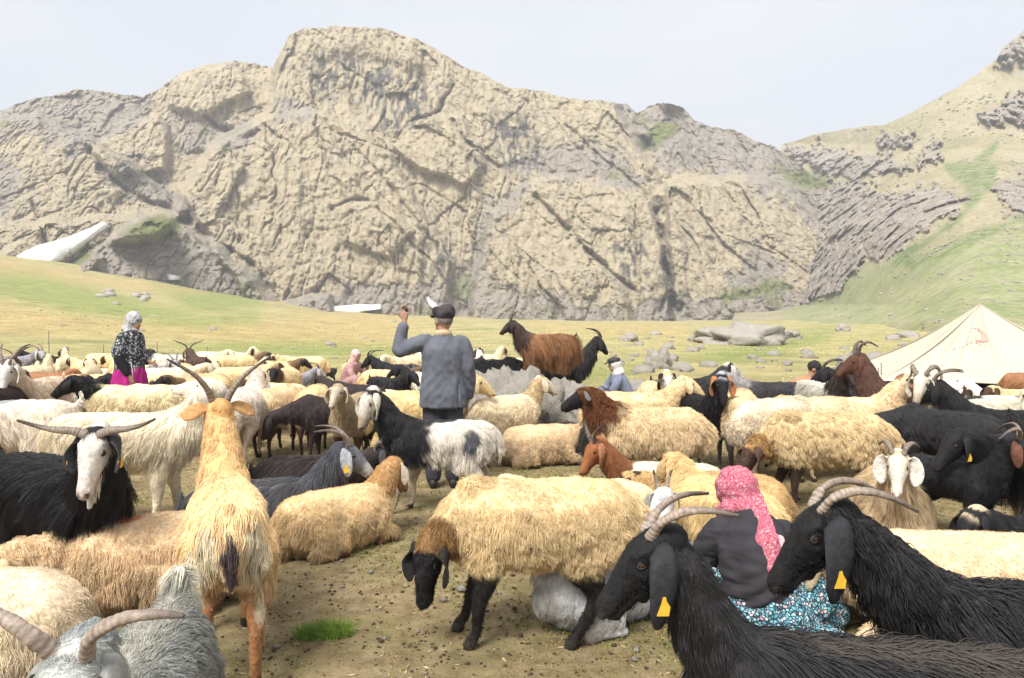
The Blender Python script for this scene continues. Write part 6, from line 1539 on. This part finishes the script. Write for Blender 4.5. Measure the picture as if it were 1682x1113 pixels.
x, y = spread_xy(70000, 2.0, 13.0)
P3 = np.stack([x, y, 0 * x], 1); den = fbm(P3 * 0.9, 4) + .5 * perlin(P3 * 5); keep = den > gg.uniform(-.5, .75, len(x)); x, y, den = x[keep], y[keep], den[keep]
w = sstep(-.1, .6, den + gg.normal(0, .3, len(x)))[:, None]
cg = A([0.36, .27, .115]) * (1 - w) + A([0.20, .215, .06]) * w
o = blades("short_grass", x, y, np.full(len(x), .020) + .012 * sstep(0, .6, den), cg, .0006 * y + .0004, .9, 3); tag(o, kind="stuff")
x, y = spread_xy(26000, 11.0, 75.0)
P3 = np.stack([x, y, 0 * x], 1); den = fbm(P3 * .25, 4) + .4 * perlin(P3 * 1.4); keep = den > gg.uniform(-.4, .7, len(x)); x, y, den = x[keep], y[keep], den[keep]
w = sstep(-.2, .7, fbm(np.stack([x * .08, y * .05, 0 * x + 2], 1), 3) + gg.normal(0, .25, len(x)))[:, None]
cg = A([0.62, .52, .27]) * (1 - w) + A([0.36, .40, .14]) * w
o = blades("pasture_grass", x, y, .05 + .0012 * y, cg, .00042 * y, .7, 4); tag(o, kind="stuff")
# one bright tuft in the bare ground
for px, py, n_, r_, h, lab in [(545, 1043, 520, .085, .085, "tuft of bright green grass on the bare trampled ground"), (503, 1048, 260, .050, .070, "smaller bright green tuft beside the larger one")]:
    cxx, cyy = ground_at(px, py); an = gg.uniform(0, 6.28, n_); rd = r_ * np.sqrt(gg.random(n_)) * gg.uniform(.6, 1.1, n_)
    o = blades("grass_tuft", cxx + rd * np.cos(an) * 1.25, cyy + rd * np.sin(an) * .8, np.full(n_, h), np.tile([0.19, .30, .05], (n_, 1)), .0016, .45, int(px)); tag(o, lab, "grass tuft", "green tufts")
# droppings and bits of straw
m_dung = plain_mat("dry_droppings", (0.075, 0.052, 0.030), 0.9, 0.5, 3.0)
m_straw = plain_mat("straw_bits", (0.46, 0.37, 0.20), 0.9, 0.3, 3.0)
def bits(name, n_, size, aspect, mat, da=2.2, db=11.0, seed=0):
    g = np.random.default_rng(seed); d_ = da * (db / da) ** g.random(n_); x = (g.uniform(-100, 1780, n_) - CX) / F_PX * d_
    P3 = np.stack([x, d_, 0 * x], 1); k = fbm(P3 * 1.6 + seed, 3) > g.uniform(-.7, .5, n_); x, d_ = x[k], d_[k]; n_ = len(x)
    O = A([(1, 0, 0), (-1, 0, 0), (0, 1, 0), (0, -1, 0), (0, 0, 1), (0, 0, -1)], float)
    F_ = A([(0, 2, 4), (2, 1, 4), (1, 3, 4), (3, 0, 4), (2, 0, 5), (1, 2, 5), (3, 1, 5), (0, 3, 5)])
    s = size * g.lognormal(0, .4, n_); a = g.uniform(0, 6.28, n_); z = gz(x, d_)
    L = O[None] * np.stack([s * aspect, s, s * .7], 1)[:, None, :]
    X = L[..., 0] * np.cos(a)[:, None] - L[..., 1] * np.sin(a)[:, None] + x[:, None]; Y = L[..., 0] * np.sin(a)[:, None] + L[..., 1] * np.cos(a)[:, None] + d_[:, None]; Z = L[..., 2] + (z + s * .45)[:, None]
    V = np.stack([X, Y, Z], -1).reshape(-1, 3); Fq = (F_[None] + 6 * np.arange(n_)[:, None, None]).reshape(-1, 3)
    o = link(name, fast_mesh(name, V, Fq), None, mat); tag(o, kind="stuff")
bits("droppings", 15000, .0052, 1.3, m_dung, seed=2)
bits("straw", 3500, .0035, 5.0, m_straw, seed=4)
bits("pebbles", 500, .012, 1.3, m_boulder, seed=6)

# ================================================================ HAZE
gh_ = Geo(); gh_.box((-1600, -1600, -8), (1600, 1600, 262))
m_haze = bpy.data.materials.new("haze"); m_haze.use_nodes = True
hn = m_haze.node_tree.nodes; hn.clear()
ho = hn.new("ShaderNodeOutputMaterial"); hv_ = hn.new("ShaderNodeVolumePrincipled")
hv_.inputs["Color"].default_value = (0.93, 0.95, 1.0, 1); hv_.inputs["Density"].default_value = 0.00092
m_haze.node_tree.links.new(hv_.outputs[0], ho.inputs["Volume"])
tag(link("haze", gh_.mesh("haze", False), None, m_haze), kind="stuff")
